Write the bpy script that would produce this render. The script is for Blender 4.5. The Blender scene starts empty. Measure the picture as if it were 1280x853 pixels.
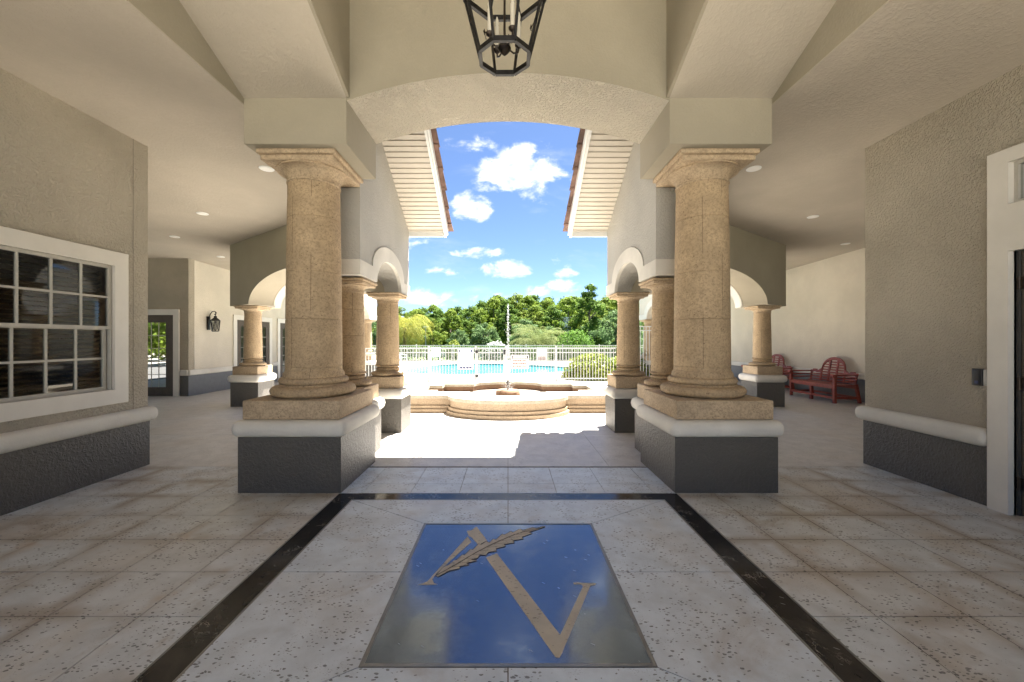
import bpy, bmesh, math, random
from mathutils import Vector, Matrix
R = math.radians
SC = bpy.context.scene
COL = SC.collection
rng = random.Random(7)

# ------------------------------------------------------------------ node helpers
class NB:
    def __init__(s, name):
        s.m = bpy.data.materials.new(name); s.m.use_nodes = True
        s.t = s.m.node_tree; s.b = s.t.nodes['Principled BSDF']; s.out = s.t.nodes['Material Output']
    def n(s, typ, **kw):
        nd = s.t.nodes.new(typ)
        for k, v in kw.items():
            if k.startswith('i_'):
                key = k[2:]
                key = int(key) if key.isdigit() else key.replace('_', ' ')
                s.put(nd.inputs[key], v)
            else: setattr(nd, k, v)
        return nd
    def put(s, inp, v):
        if isinstance(v, bpy.types.NodeSocket): s.t.links.new(v, inp)
        elif v is not None:
            try: inp.default_value = v
            except Exception: inp.default_value = (*v, 1) if len(v) == 3 else v
    def math(s, op, a, b=None, c=None, clamp=False):
        nd = s.t.nodes.new('ShaderNodeMath'); nd.operation = op; nd.use_clamp = clamp
        s.put(nd.inputs[0], a)
        if b is not None: s.put(nd.inputs[1], b)
        if c is not None: s.put(nd.inputs[2], c)
        return nd.outputs[0]
    def mix(s, f, a, b, blend='MIX'):
        nd = s.t.nodes.new('ShaderNodeMix'); nd.data_type = 'RGBA'; nd.blend_type = blend
        s.put(nd.inputs[0], f)
        for i, v in ((6, a), (7, b)):
            if isinstance(v, tuple) and len(v) == 3: v = (*v, 1)
            s.put(nd.inputs[i], v)
        return nd.outputs[2]
    def pos(s): return s.n('ShaderNodeNewGeometry').outputs['Position']
    def objc(s): return s.n('ShaderNodeTexCoord').outputs['Object']
    def map(s, v, scale=(1, 1, 1), loc=(0, 0, 0), rot=(0, 0, 0)):
        nd = s.n('ShaderNodeMapping'); s.put(nd.inputs[0], v)
        nd.inputs['Scale'].default_value = scale; nd.inputs['Location'].default_value = loc
        nd.inputs['Rotation'].default_value = rot
        return nd.outputs[0]
    def noise(s, v, scale, detail=2, rough=.5, dist=0):
        nd = s.n('ShaderNodeTexNoise'); s.put(nd.inputs['Vector'], v)
        nd.inputs['Scale'].default_value = scale; nd.inputs['Detail'].default_value = detail
        nd.inputs['Roughness'].default_value = rough; nd.inputs['Distortion'].default_value = dist
        return nd.outputs['Fac']
    def voro(s, v, scale, feature='F1', rand=1.0):
        nd = s.n('ShaderNodeTexVoronoi'); nd.feature = feature; s.put(nd.inputs['Vector'], v)
        nd.inputs['Scale'].default_value = scale; nd.inputs['Randomness'].default_value = rand
        return nd
    def ramp(s, f, a, b):           # smooth remap a..b -> 0..1
        nd = s.n('ShaderNodeMapRange'); nd.interpolation_type = 'SMOOTHSTEP'
        s.put(nd.inputs['Value'], f)
        nd.inputs['From Min'].default_value = a; nd.inputs['From Max'].default_value = b
        return nd.outputs['Result']
    def bump(s, h, strength=.3, dist=.01, normal=None):
        nd = s.n('ShaderNodeBump'); s.put(nd.inputs['Height'], h)
        nd.inputs['Strength'].default_value = strength; nd.inputs['Distance'].default_value = dist
        if normal is not None: s.put(nd.inputs['Normal'], normal)
        return nd.outputs[0]
    def set(s, **kw):
        for k, v in kw.items():
            s.put(s.b.inputs[k.replace('_', ' ')], (*v, 1) if isinstance(v, tuple) and len(v) == 3 else v)
        return s.m

def plain(name, col, rough=.6, metal=0, var=.12, spec=.5, scale=9):
    b = NB(name); p = b.objc()
    n = b.noise(p, scale, 4, .6)
    c = b.mix(b.ramp(n, .3, .7), tuple(v*(1-var) for v in col), tuple(v*(1+var) for v in col))
    b.set(Base_Color=c, Roughness=rough, Metallic=metal, Specular_IOR_Level=spec)
    return b.m

def stucco(name, col, bump=.5, scale=26, var=.05, dirt=.12, rough=.85, spec=.25):
    b = NB(name); p = b.pos()
    big = b.noise(p, .9, 4, .6); mid = b.noise(p, scale, 3, .55, .6); fine = b.noise(p, scale*5, 2)
    plate = b.ramp(mid, .42, .62)
    dark = tuple(v*(1-dirt) for v in col)
    c = b.mix(b.ramp(big, .3, .75), dark, tuple(v*(1+var) for v in col))
    streak = b.noise(b.map(p, (5, 5, .5)), 1.0, 5, .65)
    c = b.mix(b.math('MULTIPLY', b.ramp(streak, .58, .82), dirt), c, tuple(v*.62 for v in col))
    c = b.mix(b.math('MULTIPLY', b.math('SUBTRACT', 1, plate), .10), c, tuple(v*.8 for v in col))
    h = b.math('ADD', plate, b.math('MULTIPLY', fine, .5))
    b.set(Base_Color=c, Roughness=rough, Specular_IOR_Level=spec, Normal=b.bump(h, bump, .018))
    return b.m

def coral_stone(name, col, seams=True, pit=.7):
    b = NB(name); p = b.objc()
    a = b.noise(p, 5, 5, .65); f = b.noise(p, 42, 4, .7)
    c = b.mix(b.ramp(a, .3, .72), tuple(v*.86 for v in col), tuple(min(1, v*1.12) for v in col))
    c = b.mix(b.math('MULTIPLY', b.ramp(f, .44, .62), .7), c, tuple(v*.6 for v in col))
    v = b.voro(b.map(p, (1, 1, 1.25)), 44); v2 = b.voro(p, 21)
    mask = b.ramp(b.noise(p, 6, 3), .42, .6)
    pits = b.math('MULTIPLY', b.math('SUBTRACT', 1, b.ramp(v.outputs['Distance'], .14, .27)), mask)
    big = b.math('SUBTRACT', 1, b.ramp(v2.outputs['Distance'], .10, .18))
    pits = b.math('MAXIMUM', pits, b.math('MULTIPLY', big, b.ramp(b.noise(p, 9, 1), .5, .6)))
    c = b.mix(b.math('MULTIPLY', pits, pit), c, (.13, .085, .05))
    h = b.math('SUBTRACT', b.math('MULTIPLY', f, .3), pits)
    if seams:
        s = b.n('ShaderNodeSeparateXYZ'); b.put(s.inputs[0], p)
        x, y, z = s.outputs
        k = b.math('FLOOR', b.math('DIVIDE', z, .6))
        odd = b.math('MODULO', k, 2)
        off = b.math('MULTIPLY_ADD', odd, .2, -.11)
        line = b.math('LESS_THAN', b.math('ABSOLUTE', b.math('SUBTRACT', x, off)), .0036)
        line = b.math('MULTIPLY', line, b.math('GREATER_THAN', z, 1.1))
        line = b.math('MULTIPLY', line, b.math('LESS_THAN', z, 3.17))
        c = b.mix(b.math('MULTIPLY', line, .6), c, (.15, .105, .065))
    b.set(Base_Color=c, Roughness=.8, Specular_IOR_Level=.25, Normal=b.bump(h, .5, .006))
    return b.m

def key_stone(name, stain=1.0, light=1.0, pit=.85, grid=None, tint=(.54, .565, .58), rgh=.28):
    """pitted shell-stone paving: grey-beige, brown stains, small elongated dark pits"""
    b = NB(name); p = b.pos()
    isl = b.n('ShaderNodeNewGeometry').outputs['Random Per Island']
    g0 = tuple(v*light for v in tint)
    big = b.noise(p, 1.1, 5, .6, .3); mid = b.noise(p, 5, 5, .62, .2); f = b.noise(p, 60, 3, .6)
    c = b.mix(b.ramp(mid, .3, .7), tuple(v*.88 for v in g0), tuple(v*1.12 for v in g0))
    tan = tuple(v*light for v in (.48, .405, .315))
    brown = tuple(v*light for v in (.29, .22, .155))
    c = b.mix(b.math('MULTIPLY', b.ramp(big, .46, .70), .62*stain), c, tan)
    s2 = b.noise(b.map(p, (1, 1, 1), (3.1, 7.7, 0)), 1.7, 6, .68, .5)
    c = b.mix(b.math('MULTIPLY', b.ramp(s2, .53, .70), .7*stain), c, brown)
    c = b.mix(b.math('MULTIPLY', b.math('SUBTRACT', isl, .5), .0 if stain == 0 else .35, clamp=True), c, tan)
    if grid:
        sp = b.n('ShaderNodeSeparateXYZ'); b.put(sp.inputs[0], p)
        w = b.math('MULTIPLY', b.math('SUBTRACT', b.noise(p, 2.5, 3), .5), .16)
        ax = b.math('ABSOLUTE', sp.outputs[0])
        gx = b.math('PINGPONG', b.math('ADD', b.math('SUBTRACT', ax, 2.0), w), .25)
        gy = b.math('PINGPONG', b.math('ADD', b.math('SUBTRACT', sp.outputs[1], 2.575), w), grid/2)
        d = b.math('MINIMUM', gx, gy)
        near = b.math('SUBTRACT', 1, b.ramp(d, .0, .11))
        near = b.math('MULTIPLY', near, b.ramp(b.noise(p, 1.6, 3), .38, .62))
        c = b.mix(b.math('MULTIPLY', near, .68*stain), c, brown)
        orange = b.ramp(b.noise(b.map(p, (1, 1, 1), (9, 2, 0)), 2.1, 4, .6), .63, .74)
        c = b.mix(b.math('MULTIPLY', orange, .4*stain), c, (.46, .31, .19))
    wp = b.n('ShaderNodeVectorMath', operation='ADD')
    nz = b.n('ShaderNodeTexNoise'); b.put(nz.inputs['Vector'], p); nz.inputs['Scale'].default_value = 30
    ms = b.n('ShaderNodeVectorMath', operation='SCALE'); b.put(ms.inputs[0], nz.outputs['Color']); ms.inputs['Scale'].default_value = .02
    b.put(wp.inputs[0], p); b.put(wp.inputs[1], ms.outputs[0])
    v = b.voro(b.map(wp.outputs[0], (36, 70, 36), rot=(0, 0, .25)), 1)
    rc = b.n('ShaderNodeSeparateColor'); b.put(rc.inputs[0], v.outputs['Color'])
    dens = b.ramp(b.noise(p, 3.6, 4, .65), .43, .62)
    keep = b.math('LESS_THAN', rc.outputs[0], b.math('MULTIPLY_ADD', dens, .85, .08))
    size = b.math('MULTIPLY_ADD', rc.outputs[1], .26, .15)
    pits = b.math('MULTIPLY', b.math('LESS_THAN', v.outputs['Distance'], size), keep)
    v2 = b.voro(b.map(p, (80, 120, 80)), 1)
    sm = b.math('MULTIPLY', b.math('SUBTRACT', 1, b.ramp(v2.outputs['Distance'], .15, .3)), b.math('MULTIPLY', b.ramp(b.noise(p, 8, 2), .5, .62), .4))
    pits = b.math('MAXIMUM', pits, sm)
    c = b.mix(b.math('MULTIPLY', pits, b.math('MULTIPLY', b.math('MULTIPLY_ADD', rc.outputs[2], .4, .6), pit)), c, (.05, .047, .045))
    h = b.math('SUBTRACT', b.math('MULTIPLY', f, .25), pits)
    b.set(Base_Color=c, Roughness=b.math('MULTIPLY_ADD', mid, .3, rgh), Specular_IOR_Level=.5, Normal=b.bump(h, .45, .005))
    return b.m

def marble(name, rough=.1, spec=.5, ior=1.6, veins=.5, stint=(1, 1, 1)):
    b = NB(name); p = b.pos()
    w = b.noise(p, 3.5, 5, .6, 1.2); f = b.noise(b.map(p, (1, 1, 1), rot=(0, 0, .8)), 8, 6, .65, 1.5)
    vein = b.math('SUBTRACT', 1, b.ramp(b.math('ABSOLUTE', b.math('SUBTRACT', f, .52)), .0, .016))
    vein = b.math('MULTIPLY', vein, b.ramp(b.noise(p, 5, 2), .52, .68))
    c = b.mix(b.ramp(w, .3, .7), (.012, .012, .013), (.03, .027, .025))
    c = b.mix(b.math('MULTIPLY', vein, veins), c, (.32, .29, .25))
    # scuffs: short scratches in one or two directions
    sc = b.voro(b.map(b.map(p, rot=(0, 0, .6)), (9, 55, 9)), 1)
    rs = b.n('ShaderNodeSeparateColor'); b.put(rs.inputs[0], sc.outputs['Color'])
    scr = b.math('MULTIPLY', b.math('LESS_THAN', sc.outputs['Distance'], .12), b.math('LESS_THAN', rs.outputs[0], .13))
    c = b.mix(b.math('MULTIPLY', scr, .5), c, (.4, .42, .42))
    rr = b.math('MULTIPLY_ADD', b.ramp(b.noise(p, 6, 5, .7), .35, .75), .16, rough)
    rr = b.math('ADD', rr, b.math('MULTIPLY', scr, .3))
    b.set(Base_Color=c, Roughness=rr, Specular_IOR_Level=spec, IOR=ior, Specular_Tint=stint, Normal=b.bump(b.noise(p, 14, 3), .02, .01))
    return b.m

def leafmat(name, c1, c2, c3, scale=.6, trans=.35):
    b = NB(name); p = b.objc()
    isl = b.n('ShaderNodeNewGeometry').outputs['Random Per Island']
    n = b.noise(p, scale, 3, .6)
    c = b.mix(b.ramp(n, .32, .68), c1, c2)
    c = b.mix(b.math('MULTIPLY', isl, .6), c, c3)
    b.set(Base_Color=c, Roughness=.7, Specular_IOR_Level=.12)
    tr = b.n('ShaderNodeBsdfTranslucent'); b.put(tr.inputs[0], b.mix(.5, c, c3))
    mx = b.n('ShaderNodeMixShader'); mx.inputs[0].default_value = trans
    b.t.links.new(b.b.outputs[0], mx.inputs[1]); b.t.links.new(tr.outputs[0], mx.inputs[2])
    b.t.links.new(mx.outputs[0], b.out.inputs[0])
    return b.m

def glassmat(name, tint=(.8, .85, .85), rough=.02, k=1.2, refl=(.02, .022, .024)):
    b = NB(name)
    p = b.pos()
    b.set(Base_Color=refl, Roughness=rough, IOR=1.55, Normal=b.bump(b.noise(p, 2.2, 2), .06, .05))
    tr = b.n('ShaderNodeBsdfTransparent'); b.put(tr.inputs[0], (*tint, 1))
    gl = b.n('ShaderNodeBsdfGlossy'); gl.inputs['Roughness'].default_value = rough
    b.put(gl.inputs['Normal'], b.bump(b.noise(p, 1.6, 1), .012, .05))
    fr = b.n('ShaderNodeFresnel'); fr.inputs[0].default_value = 1.6
    f = b.math('MULTIPLY', fr.outputs[0], k, clamp=True)
    mx = b.n('ShaderNodeMixShader'); b.put(mx.inputs[0], f)
    b.t.links.new(tr.outputs[0], mx.inputs[1]); b.t.links.new(gl.outputs[0], mx.inputs[2])
    b.t.links.new(mx.outputs[0], b.out.inputs[0])
    return b.m

def spraymat(name, dens=.5):
    b = NB(name)
    b.set(Base_Color=(.9, .93, .95), Roughness=.25, IOR=1.33)
    tr = b.n('ShaderNodeBsdfTransparent')
    mx = b.n('ShaderNodeMixShader'); mx.inputs[0].default_value = dens
    b.t.links.new(tr.outputs[0], mx.inputs[1]); b.t.links.new(b.b.outputs[0], mx.inputs[2])
    b.t.links.new(mx.outputs[0], b.out.inputs[0])
    return b.m

MAT = {}
MAT['stucco'] = stucco('wall_stucco', (.47, .415, .325), .75, 44, .09, .14)
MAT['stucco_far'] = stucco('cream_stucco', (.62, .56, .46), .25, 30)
MAT['stucco_grey'] = stucco('fascia_stucco', (.45, .43, .385), .35, 34)
MAT['ceil'] = stucco('ceiling_stucco', (.46, .405, .325), .22, 30, .05, .09)
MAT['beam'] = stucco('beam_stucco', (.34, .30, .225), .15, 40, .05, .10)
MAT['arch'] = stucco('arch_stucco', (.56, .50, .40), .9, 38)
MAT['dado'] = stucco('charcoal_stucco', (.10, .09, .075), .42, 30, .06, .15, .5, .5)
MAT['trim'] = stucco('cream_trim', (.70, .665, .59), .12, 40, .04, .22)
MAT['casing'] = plain('casing_paint', (.66, .62, .55), .55, var=.04, scale=3)
MAT['stone'] = coral_stone('coral_stone', (.45, .33, .20))
MAT['stone_block'] = coral_stone('coral_stone_block', (.47, .355, .23), False)
MAT['fount'] = coral_stone('fountain_stone', (.37, .28, .19), False, .35)
MAT['coping'] = coral_stone('coping_stone', (.40, .355, .28), False, .2)
MAT['rock'] = coral_stone('brown_rock', (.20, .12, .075), False, .8)
MAT['tile'] = key_stone('keystone_tile', 1.0, 1.0, 1.0, .416)
MAT['slab'] = key_stone('keystone_slab', .5, 1.0, 1.0, None, (.57, .63, .69))
MAT['letter'] = key_stone('letter_stone', .6, 1.0, .6, None, (.47, .42, .33), .45)
MAT['pave'] = key_stone('shell_paving', .35, 1.12, .45, None, (.47, .455, .43))
MAT['grout'] = plain('dark_grout', (.13, .105, .085), .9, var=.3, scale=14)
MAT['band'] = marble('black_marble', .10, .22, 1.5, 1.0)
MAT['plaque'] = marble('polished_black_granite', .09, .5, 2.5, .12, (.60, .76, 1.0))
MAT['strip'] = plain('metal_edge_strip', (.22, .22, .21), .4, .7)
MAT['soffit'] = plain('soffit_boards', (.58, .53, .45), .5, var=.03)
MAT['white'] = plain('white_paint', (.80, .80, .77), .45, var=.03)
MAT['cladtile'] = plain('clay_tile', (.16, .095, .072), .85, var=.4, scale=5)
MAT['iron'] = plain('black_iron', (.022, .02, .018), .45, .6, var=.35, scale=30)
MAT['bronze'] = plain('dark_bronze', (.045, .033, .024), .42, .7, var=.3, scale=30)
MAT['candle'] = plain('candle_sleeve', (.55, .50, .40), .5, var=.04)
MAT['door'] = plain('brown_door_paint', (.095, .078, .062), .6, var=.08, spec=.15)
MAT['dark'] = plain('dark_interior', (.05, .047, .043), .8)
MAT['blind'] = plain('blind_slats', (.03, .029, .027), .5, var=.05)
MAT['sash'] = plain('sash_frame_paint', (.46, .43, .37), .45, var=.05)
MAT['bench'] = plain('red_bench_paint', (.25, .048, .03), .42, var=.22, scale=16)
MAT['glass'] = glassmat('window_glass', (.62, .64, .62))
MAT['doorglass'] = glassmat('door_glass', (.25, .27, .26), .02, .6)
MAT['lens'] = plain('light_lens', (.85, .83, .78), .4, var=.02)
MAT['plastic'] = plain('black_plastic', (.012, .012, .013), .35)
MAT['plate'] = plain('grey_plate', (.55, .54, .51), .4)
MAT['fence'] = plain('white_aluminium', (.44, .44, .425), .35, var=.03)
MAT['sling'] = plain('blue_sling', (.32, .55, .66), .6)
MAT['signw'] = plain('sign_white', (.80, .77, .74), .5, var=.03)
MAT['signblue'] = plain('sign_navy', (.035, .045, .12), .5)
MAT['signred'] = plain('sign_red', (.55, .07, .05), .5)
MAT['signblack'] = plain('sign_black', (.05, .05, .055), .5)
MAT['signtan'] = plain('sign_tan', (.36, .22, .18), .5)
MAT['deck'] = key_stone('pool_deck_concrete', .08, 1.0, .1, None, (.27, .255, .23))
MAT['lawn'] = plain('lawn_grass', (.075, .12, .035), .9, var=.45, scale=.8)
MAT['drive'] = plain('driveway_concrete', (.55, .52, .46), .8, var=.1, scale=.7)
MAT['asphalt'] = plain('parking_asphalt', (.10, .10, .098), .85, var=.2, scale=2)
MAT['trunk'] = plain('bark', (.13, .10, .075), .9, var=.3, scale=6)
MAT['palmtrunk'] = plain('palm_bark', (.20, .155, .11), .9, var=.4, scale=12)
MAT['leafA'] = leafmat('leaf_bright', (.06, .115, .014), (.17, .225, .028), (.14, .20, .022), .5)
MAT['leafB'] = leafmat('leaf_deep', (.034, .085, .016), (.085, .155, .026), (.115, .175, .028), .6)
MAT['leafC'] = leafmat('leaf_yellow_green', (.085, .145, .022), (.21, .25, .045), (.16, .22, .036), .5)
MAT['leafD'] = leafmat('leaf_blue_green', (.06, .115, .04), (.13, .19, .075), (.10, .165, .06), .6)
MAT['frondY'] = leafmat('frond_yellow', (.12, .13, .025), (.33, .28, .045), (.20, .23, .04), 1.2)
MAT['frondS'] = leafmat('frond_silver', (.075, .105, .035), (.19, .21, .08), (.14, .17, .055), 1.2)
MAT['hedge'] = leafmat('hedge_leaf', (.15, .18, .026), (.26, .26, .045), (.09, .15, .022), 2.2)
MAT['shrub'] = leafmat('shrub_leaf', (.05, .125, .018), (.11, .19, .03), (.08, .16, .02), 1.5)
MAT['silver'] = leafmat('silver_leaf', (.35, .37, .36), (.55, .56, .58), (.45, .46, .44), 1.5)
MAT['spray'] = spraymat('water_spray', .36)
MAT['spray2'] = spraymat('fine_spray', .3)

def watermat(name, col, rough=.03, bump=.12, sc=6):
    b = NB(name); p = b.pos()
    n = b.noise(p, sc, 3, .5, .4)
    c = b.mix(b.ramp(b.noise(p, 1.4, 3), .35, .65), tuple(v*.85 for v in col), tuple(v*1.1 for v in col))
    caus = b.voro(p, 2.6, 'SMOOTH_F1').outputs['Distance']
    c = b.mix(b.math('MULTIPLY', b.ramp(caus, .45, .8), .35), c, tuple(min(1, v*1.5+.08) for v in col))
    b.set(Base_Color=c, Roughness=rough, IOR=1.33, Normal=b.bump(n, bump, .05))
    return b.m
MAT['pool'] = watermat('pool_water', (.045, .25, .31))
MAT['basin'] = watermat('basin_water', (.33, .30, .26), .05, .35, 11)
MAT['lake'] = watermat('lake_water', (.06, .10, .10))

# ------------------------------------------------------------------ mesh helpers
def box(bm, x0, x1, y0, y1, z0, z1):
    if x1 < x0: x0, x1 = x1, x0
    if y1 < y0: y0, y1 = y1, y0
    v = [bm.verts.new(p) for p in ((x0,y0,z0),(x1,y0,z0),(x1,y1,z0),(x0,y1,z0),(x0,y0,z1),(x1,y0,z1),(x1,y1,z1),(x0,y1,z1))]
    for f in ((3,2,1,0),(4,5,6,7),(0,1,5,4),(1,2,6,5),(2,3,7,6),(3,0,4,7)): bm.faces.new([v[i] for i in f])
    return v
def rbox(bm, x0, x1, y0, y1, z0, z1, r, seg=3):
    vs = box(bm, x0, x1, y0, y1, z0, z1)
    es = {e for v in vs for e in v.link_edges}
    bmesh.ops.bevel(bm, geom=list(es), offset=r, segments=seg, profile=.5, affect='EDGES')
def obox(bm, O, U, L, W, z0, z1):     # box along direction U (horizontal), length L, width W centred
    N = Vector((-U.y, U.x, 0))
    ps = [O-N*W/2, O+U*L-N*W/2, O+U*L+N*W/2, O+N*W/2]
    lo = [bm.verts.new((p.x, p.y, z0)) for p in ps]; hi = [bm.verts.new((p.x, p.y, z1)) for p in ps]
    bm.faces.new(lo[::-1]); bm.faces.new(hi)
    for i in range(4): bm.faces.new((lo[i], lo[(i+1)%4], hi[(i+1)%4], hi[i]))
def bar(bm, a, b, w, h=None, up=Vector((0, 0, 1))):    # square bar between two points
    a, b = Vector(a), Vector(b); h = h or w
    d = (b-a).normalized()
    s = d.cross(up)
    if s.length < 1e-4: s = d.cross(Vector((1, 0, 0)))
    s.normalize(); t = s.cross(d)
    A = [bm.verts.new(a+s*i*w/2+t*j*h/2) for i, j in ((-1,-1),(1,-1),(1,1),(-1,1))]
    B = [bm.verts.new(b+s*i*w/2+t*j*h/2) for i, j in ((-1,-1),(1,-1),(1,1),(-1,1))]
    bm.faces.new(A[::-1]); bm.faces.new(B)
    for i in range(4): bm.faces.new((A[i], A[(i+1)%4], B[(i+1)%4], B[i]))
def tube(bm, pts, r, seg=8):
    pts = [Vector(p) for p in pts]; rings = []
    ref = Vector((0, 0, 1))
    for i, p in enumerate(pts):
        d = (pts[min(i+1, len(pts)-1)]-pts[max(i-1, 0)]).normalized()
        s = d.cross(ref)
        if s.length < 1e-3: s = d.cross(Vector((0, 1, 0)))
        s.normalize(); t = s.cross(d)
        rr = r[i] if isinstance(r, (list, tuple)) else r
        rings.append([bm.verts.new(p+(s*math.cos(a)+t*math.sin(a))*rr) for a in [2*math.pi*k/seg for k in range(seg)]])
    for a, b in zip(rings, rings[1:]):
        for k in range(seg): bm.faces.new((a[k], a[(k+1)%seg], b[(k+1)%seg], b[k]))
    bm.faces.new(rings[0][::-1]); bm.faces.new(rings[-1])
def lathe(bm, prof, seg=48, c=(0, 0)):
    rings = [[bm.verts.new((c[0]+r*math.cos(2*math.pi*k/seg), c[1]+r*math.sin(2*math.pi*k/seg), z)) for k in range(seg)] for r, z in prof]
    for a, b in zip(rings, rings[1:]):
        for k in range(seg): bm.faces.new((a[k], a[(k+1)%seg], b[(k+1)%seg], b[k]))
    bm.faces.new(rings[0][::-1]); bm.faces.new(rings[-1])
def prism(bm, pts, O, U, N, t):       # pts (a, z) in plane O + U*a + Z*z, thickness t along N from O
    O, U, N = Vector(O), Vector(U), Vector(N)
    A = [bm.verts.new(O+U*a+Vector((0, 0, z))) for a, z in pts]
    B = [bm.verts.new(O+U*a+Vector((0, 0, z))+N*t) for a, z in pts]
    bm.faces.new(A[::-1]); bm.faces.new(B)
    n = len(pts)
    for i in range(n): bm.faces.new((A[i], A[(i+1)%n], B[(i+1)%n], B[i]))
def slab(bm, pts, z0, z1):            # horizontal polygon extruded
    A = [bm.verts.new((x, y, z0)) for x, y in pts]; B = [bm.verts.new((x, y, z1)) for x, y in pts]
    bm.faces.new(A[::-1]); bm.faces.new(B)
    n = len(pts)
    for i in range(n): bm.faces.new((A[i], A[(i+1)%n], B[(i+1)%n], B[i]))
def sheet(bm, pts, z): bm.faces.new([bm.verts.new((x, y, z)) for x, y in pts])

def new(): return bmesh.new()
def obj(name, bm, mat, parent=None, smooth=True, angle=32, recalc=True):
    if parent is not None:
        off = Vector(parent.location)
        if parent.parent is not None: off += Vector(parent.parent.location)
        bmesh.ops.translate(bm, verts=bm.verts, vec=-off)
    if recalc: bmesh.ops.recalc_face_normals(bm, faces=bm.faces)
    if smooth:
        for f in bm.faces: f.smooth = True
        lim = R(angle)
        for e in bm.edges:
            if len(e.link_faces) != 2 or e.calc_face_angle(0) > lim: e.smooth = False
    me = bpy.data.meshes.new(name); bm.to_mesh(me); bm.free()
    o = bpy.data.objects.new(name, me); COL.objects.link(o)
    me.materials.append(mat if not isinstance(mat, str) else MAT[mat])
    if parent is not None: o.parent = parent
    return o
def tag(o, label, cat, group=None, kind=None):
    o['label'] = label; o['category'] = cat; o['kind'] = 'thing'
    if group: o['group'] = group
    if kind: o['kind'] = kind
    return o
def thing(name, label, cat, loc=(0, 0, 0), rz=0, group=None):
    o = bpy.data.objects.new(name, None); COL.objects.link(o)
    o.location = loc; o.rotation_euler = (0, 0, rz); o.empty_display_size = .2
    return tag(o, label, cat, group)
def struct(name, bm, mat, **kw):
    o = obj(name, bm, mat, **kw); o['kind'] = 'structure'; return o
def copy_tree(o, parent=None):
    c = o.copy(); COL.objects.link(c)
    if parent is not None: c.parent = parent
    for ch in list(o.children): copy_tree(ch, c)
    return c
SUN, SKY, CLOUD, EXPO, AIR = 5.0, .05, 3.25, 3.2, .55
# ================================================================== GROUND
FL = 4.72       # where the tiled floor ends
WX = 4.33       # inner face of the near walls
bm = new(); sheet(bm, [(-13,-2.2),(13,-2.2),(13,4.9),(-13,4.9)], -.007); struct('floor_base', bm, 'grout')
G = .0028
def tile(bm, pts):
    c = Vector((sum(p[0] for p in pts)/len(pts), sum(p[1] for p in pts)/len(pts)))
    q = []
    n = len(pts)
    for i in range(n):              # inset polygon by G
        p0, p1, p2 = Vector(pts[i-1]), Vector(pts[i]), Vector(pts[(i+1) % n])
        a = (p1-p0).normalized(); b = (p2-p1).normalized()
        na, nb = Vector((-a.y, a.x)), Vector((-b.y, b.x))
        k = (na+nb); k = k/(1+na.dot(nb))
        q.append(p1+k*G)
    slab(bm, [(p.x, p.y) for p in q], -.0065, 0)
T = .416
ys = [2.575+T*k for k in range(-11, 5)] + [FL]
bm = new()
for s in (-1, 1):
    xs = [1.645, 2.0, 2.5, 3.0, 3.5, 4.0, 4.5]
    for i in range(len(xs)-1):
        for j in range(len(ys)-1):
            a, b = sorted((s*xs[i], s*xs[i+1]))
            tile(bm, [(a, ys[j]), (b, ys[j]), (b, ys[j+1]), (a, ys[j+1])])
struct('tiled_floor', bm, 'tile', smooth=False)
bm = new()       # mitred slabs round the plaque
PX, PY0, PY1, BX, BY0, BY1 = .685, 1.825, 3.255, 1.465, 1.345, 3.735
for s in (-1, 1):
    def P(*pts): return [(s*x, y) for x, y in (pts if s > 0 else pts[::-1])]
    tile(bm, P((0, PY1), (PX, PY1), (BX, BY1), (0, BY1)))
    tile(bm, P((0, BY0), (BX, BY0), (PX, PY0), (0, PY0)))
    tile(bm, P((PX, PY0), (BX, BY0), (BX, 2.575), (PX, 2.575)))
    tile(bm, P((PX, 2.575), (BX, 2.575), (BX, BY1), (PX, PY1)))
yy = [-2.2, -1.4, -.6, .2, 1.165]
for i in range(-3, 3):
    for j in range(len(yy)-1):
        tile(bm, [(i*.5483, yy[j]), ((i+1)*.5483, yy[j]), ((i+1)*.5483, yy[j+1]), (i*.5483, yy[j+1])])
struct('floor_slabs', bm, 'slab', smooth=False)
bm = new()
xs = [-1.645, -1.43, -.956, -.478, 0, .478, .956, 1.43, 1.645]; yy = [3.892, 4.15, 4.68]
for i in range(8):
    for j in range(2):
        tile(bm, [(xs[i], yy[j]), (xs[i+1], yy[j]), (xs[i+1], yy[j+1]), (xs[i], yy[j+1])])
struct('floor_strip', bm, 'slab', smooth=False)
bm = new()       # black marble band, mitred frame
O_, I_ = (1.645, 1.165, 3.89), (1.465, 1.345, 3.735)
for s in (-1, 1):
    slab(bm, [(s*I_[0], I_[1]), (s*O_[0], O_[1]), (s*O_[0], O_[2]), (s*I_[0], I_[2])][::s], -.006, .0005)
    slab(bm, [(0, I_[1]), (0, O_[1]), (s*O_[0], O_[1]), (s*I_[0], I_[1])][::s], -.006, .0005)
    slab(bm, [(0, I_[2]), (s*I_[0], I_[2]), (s*O_[0], O_[2]), (0, O_[2])][::s], -.006, .0005)
bd = struct('floor_band', bm, 'band', smooth=False)
bm = new()
for s in (-1, 1):
    for x in (1.465, 1.645):
        box(bm, s*x-.006, s*x+.006, 1.17, 3.74, -.005, .002)
for y in (3.735, 3.89): box(bm, -1.46, 1.46, y-.005, y+.005, -.005, .002)
obj('edge_strip', bm, 'strip', bd, smooth=False)

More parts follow.
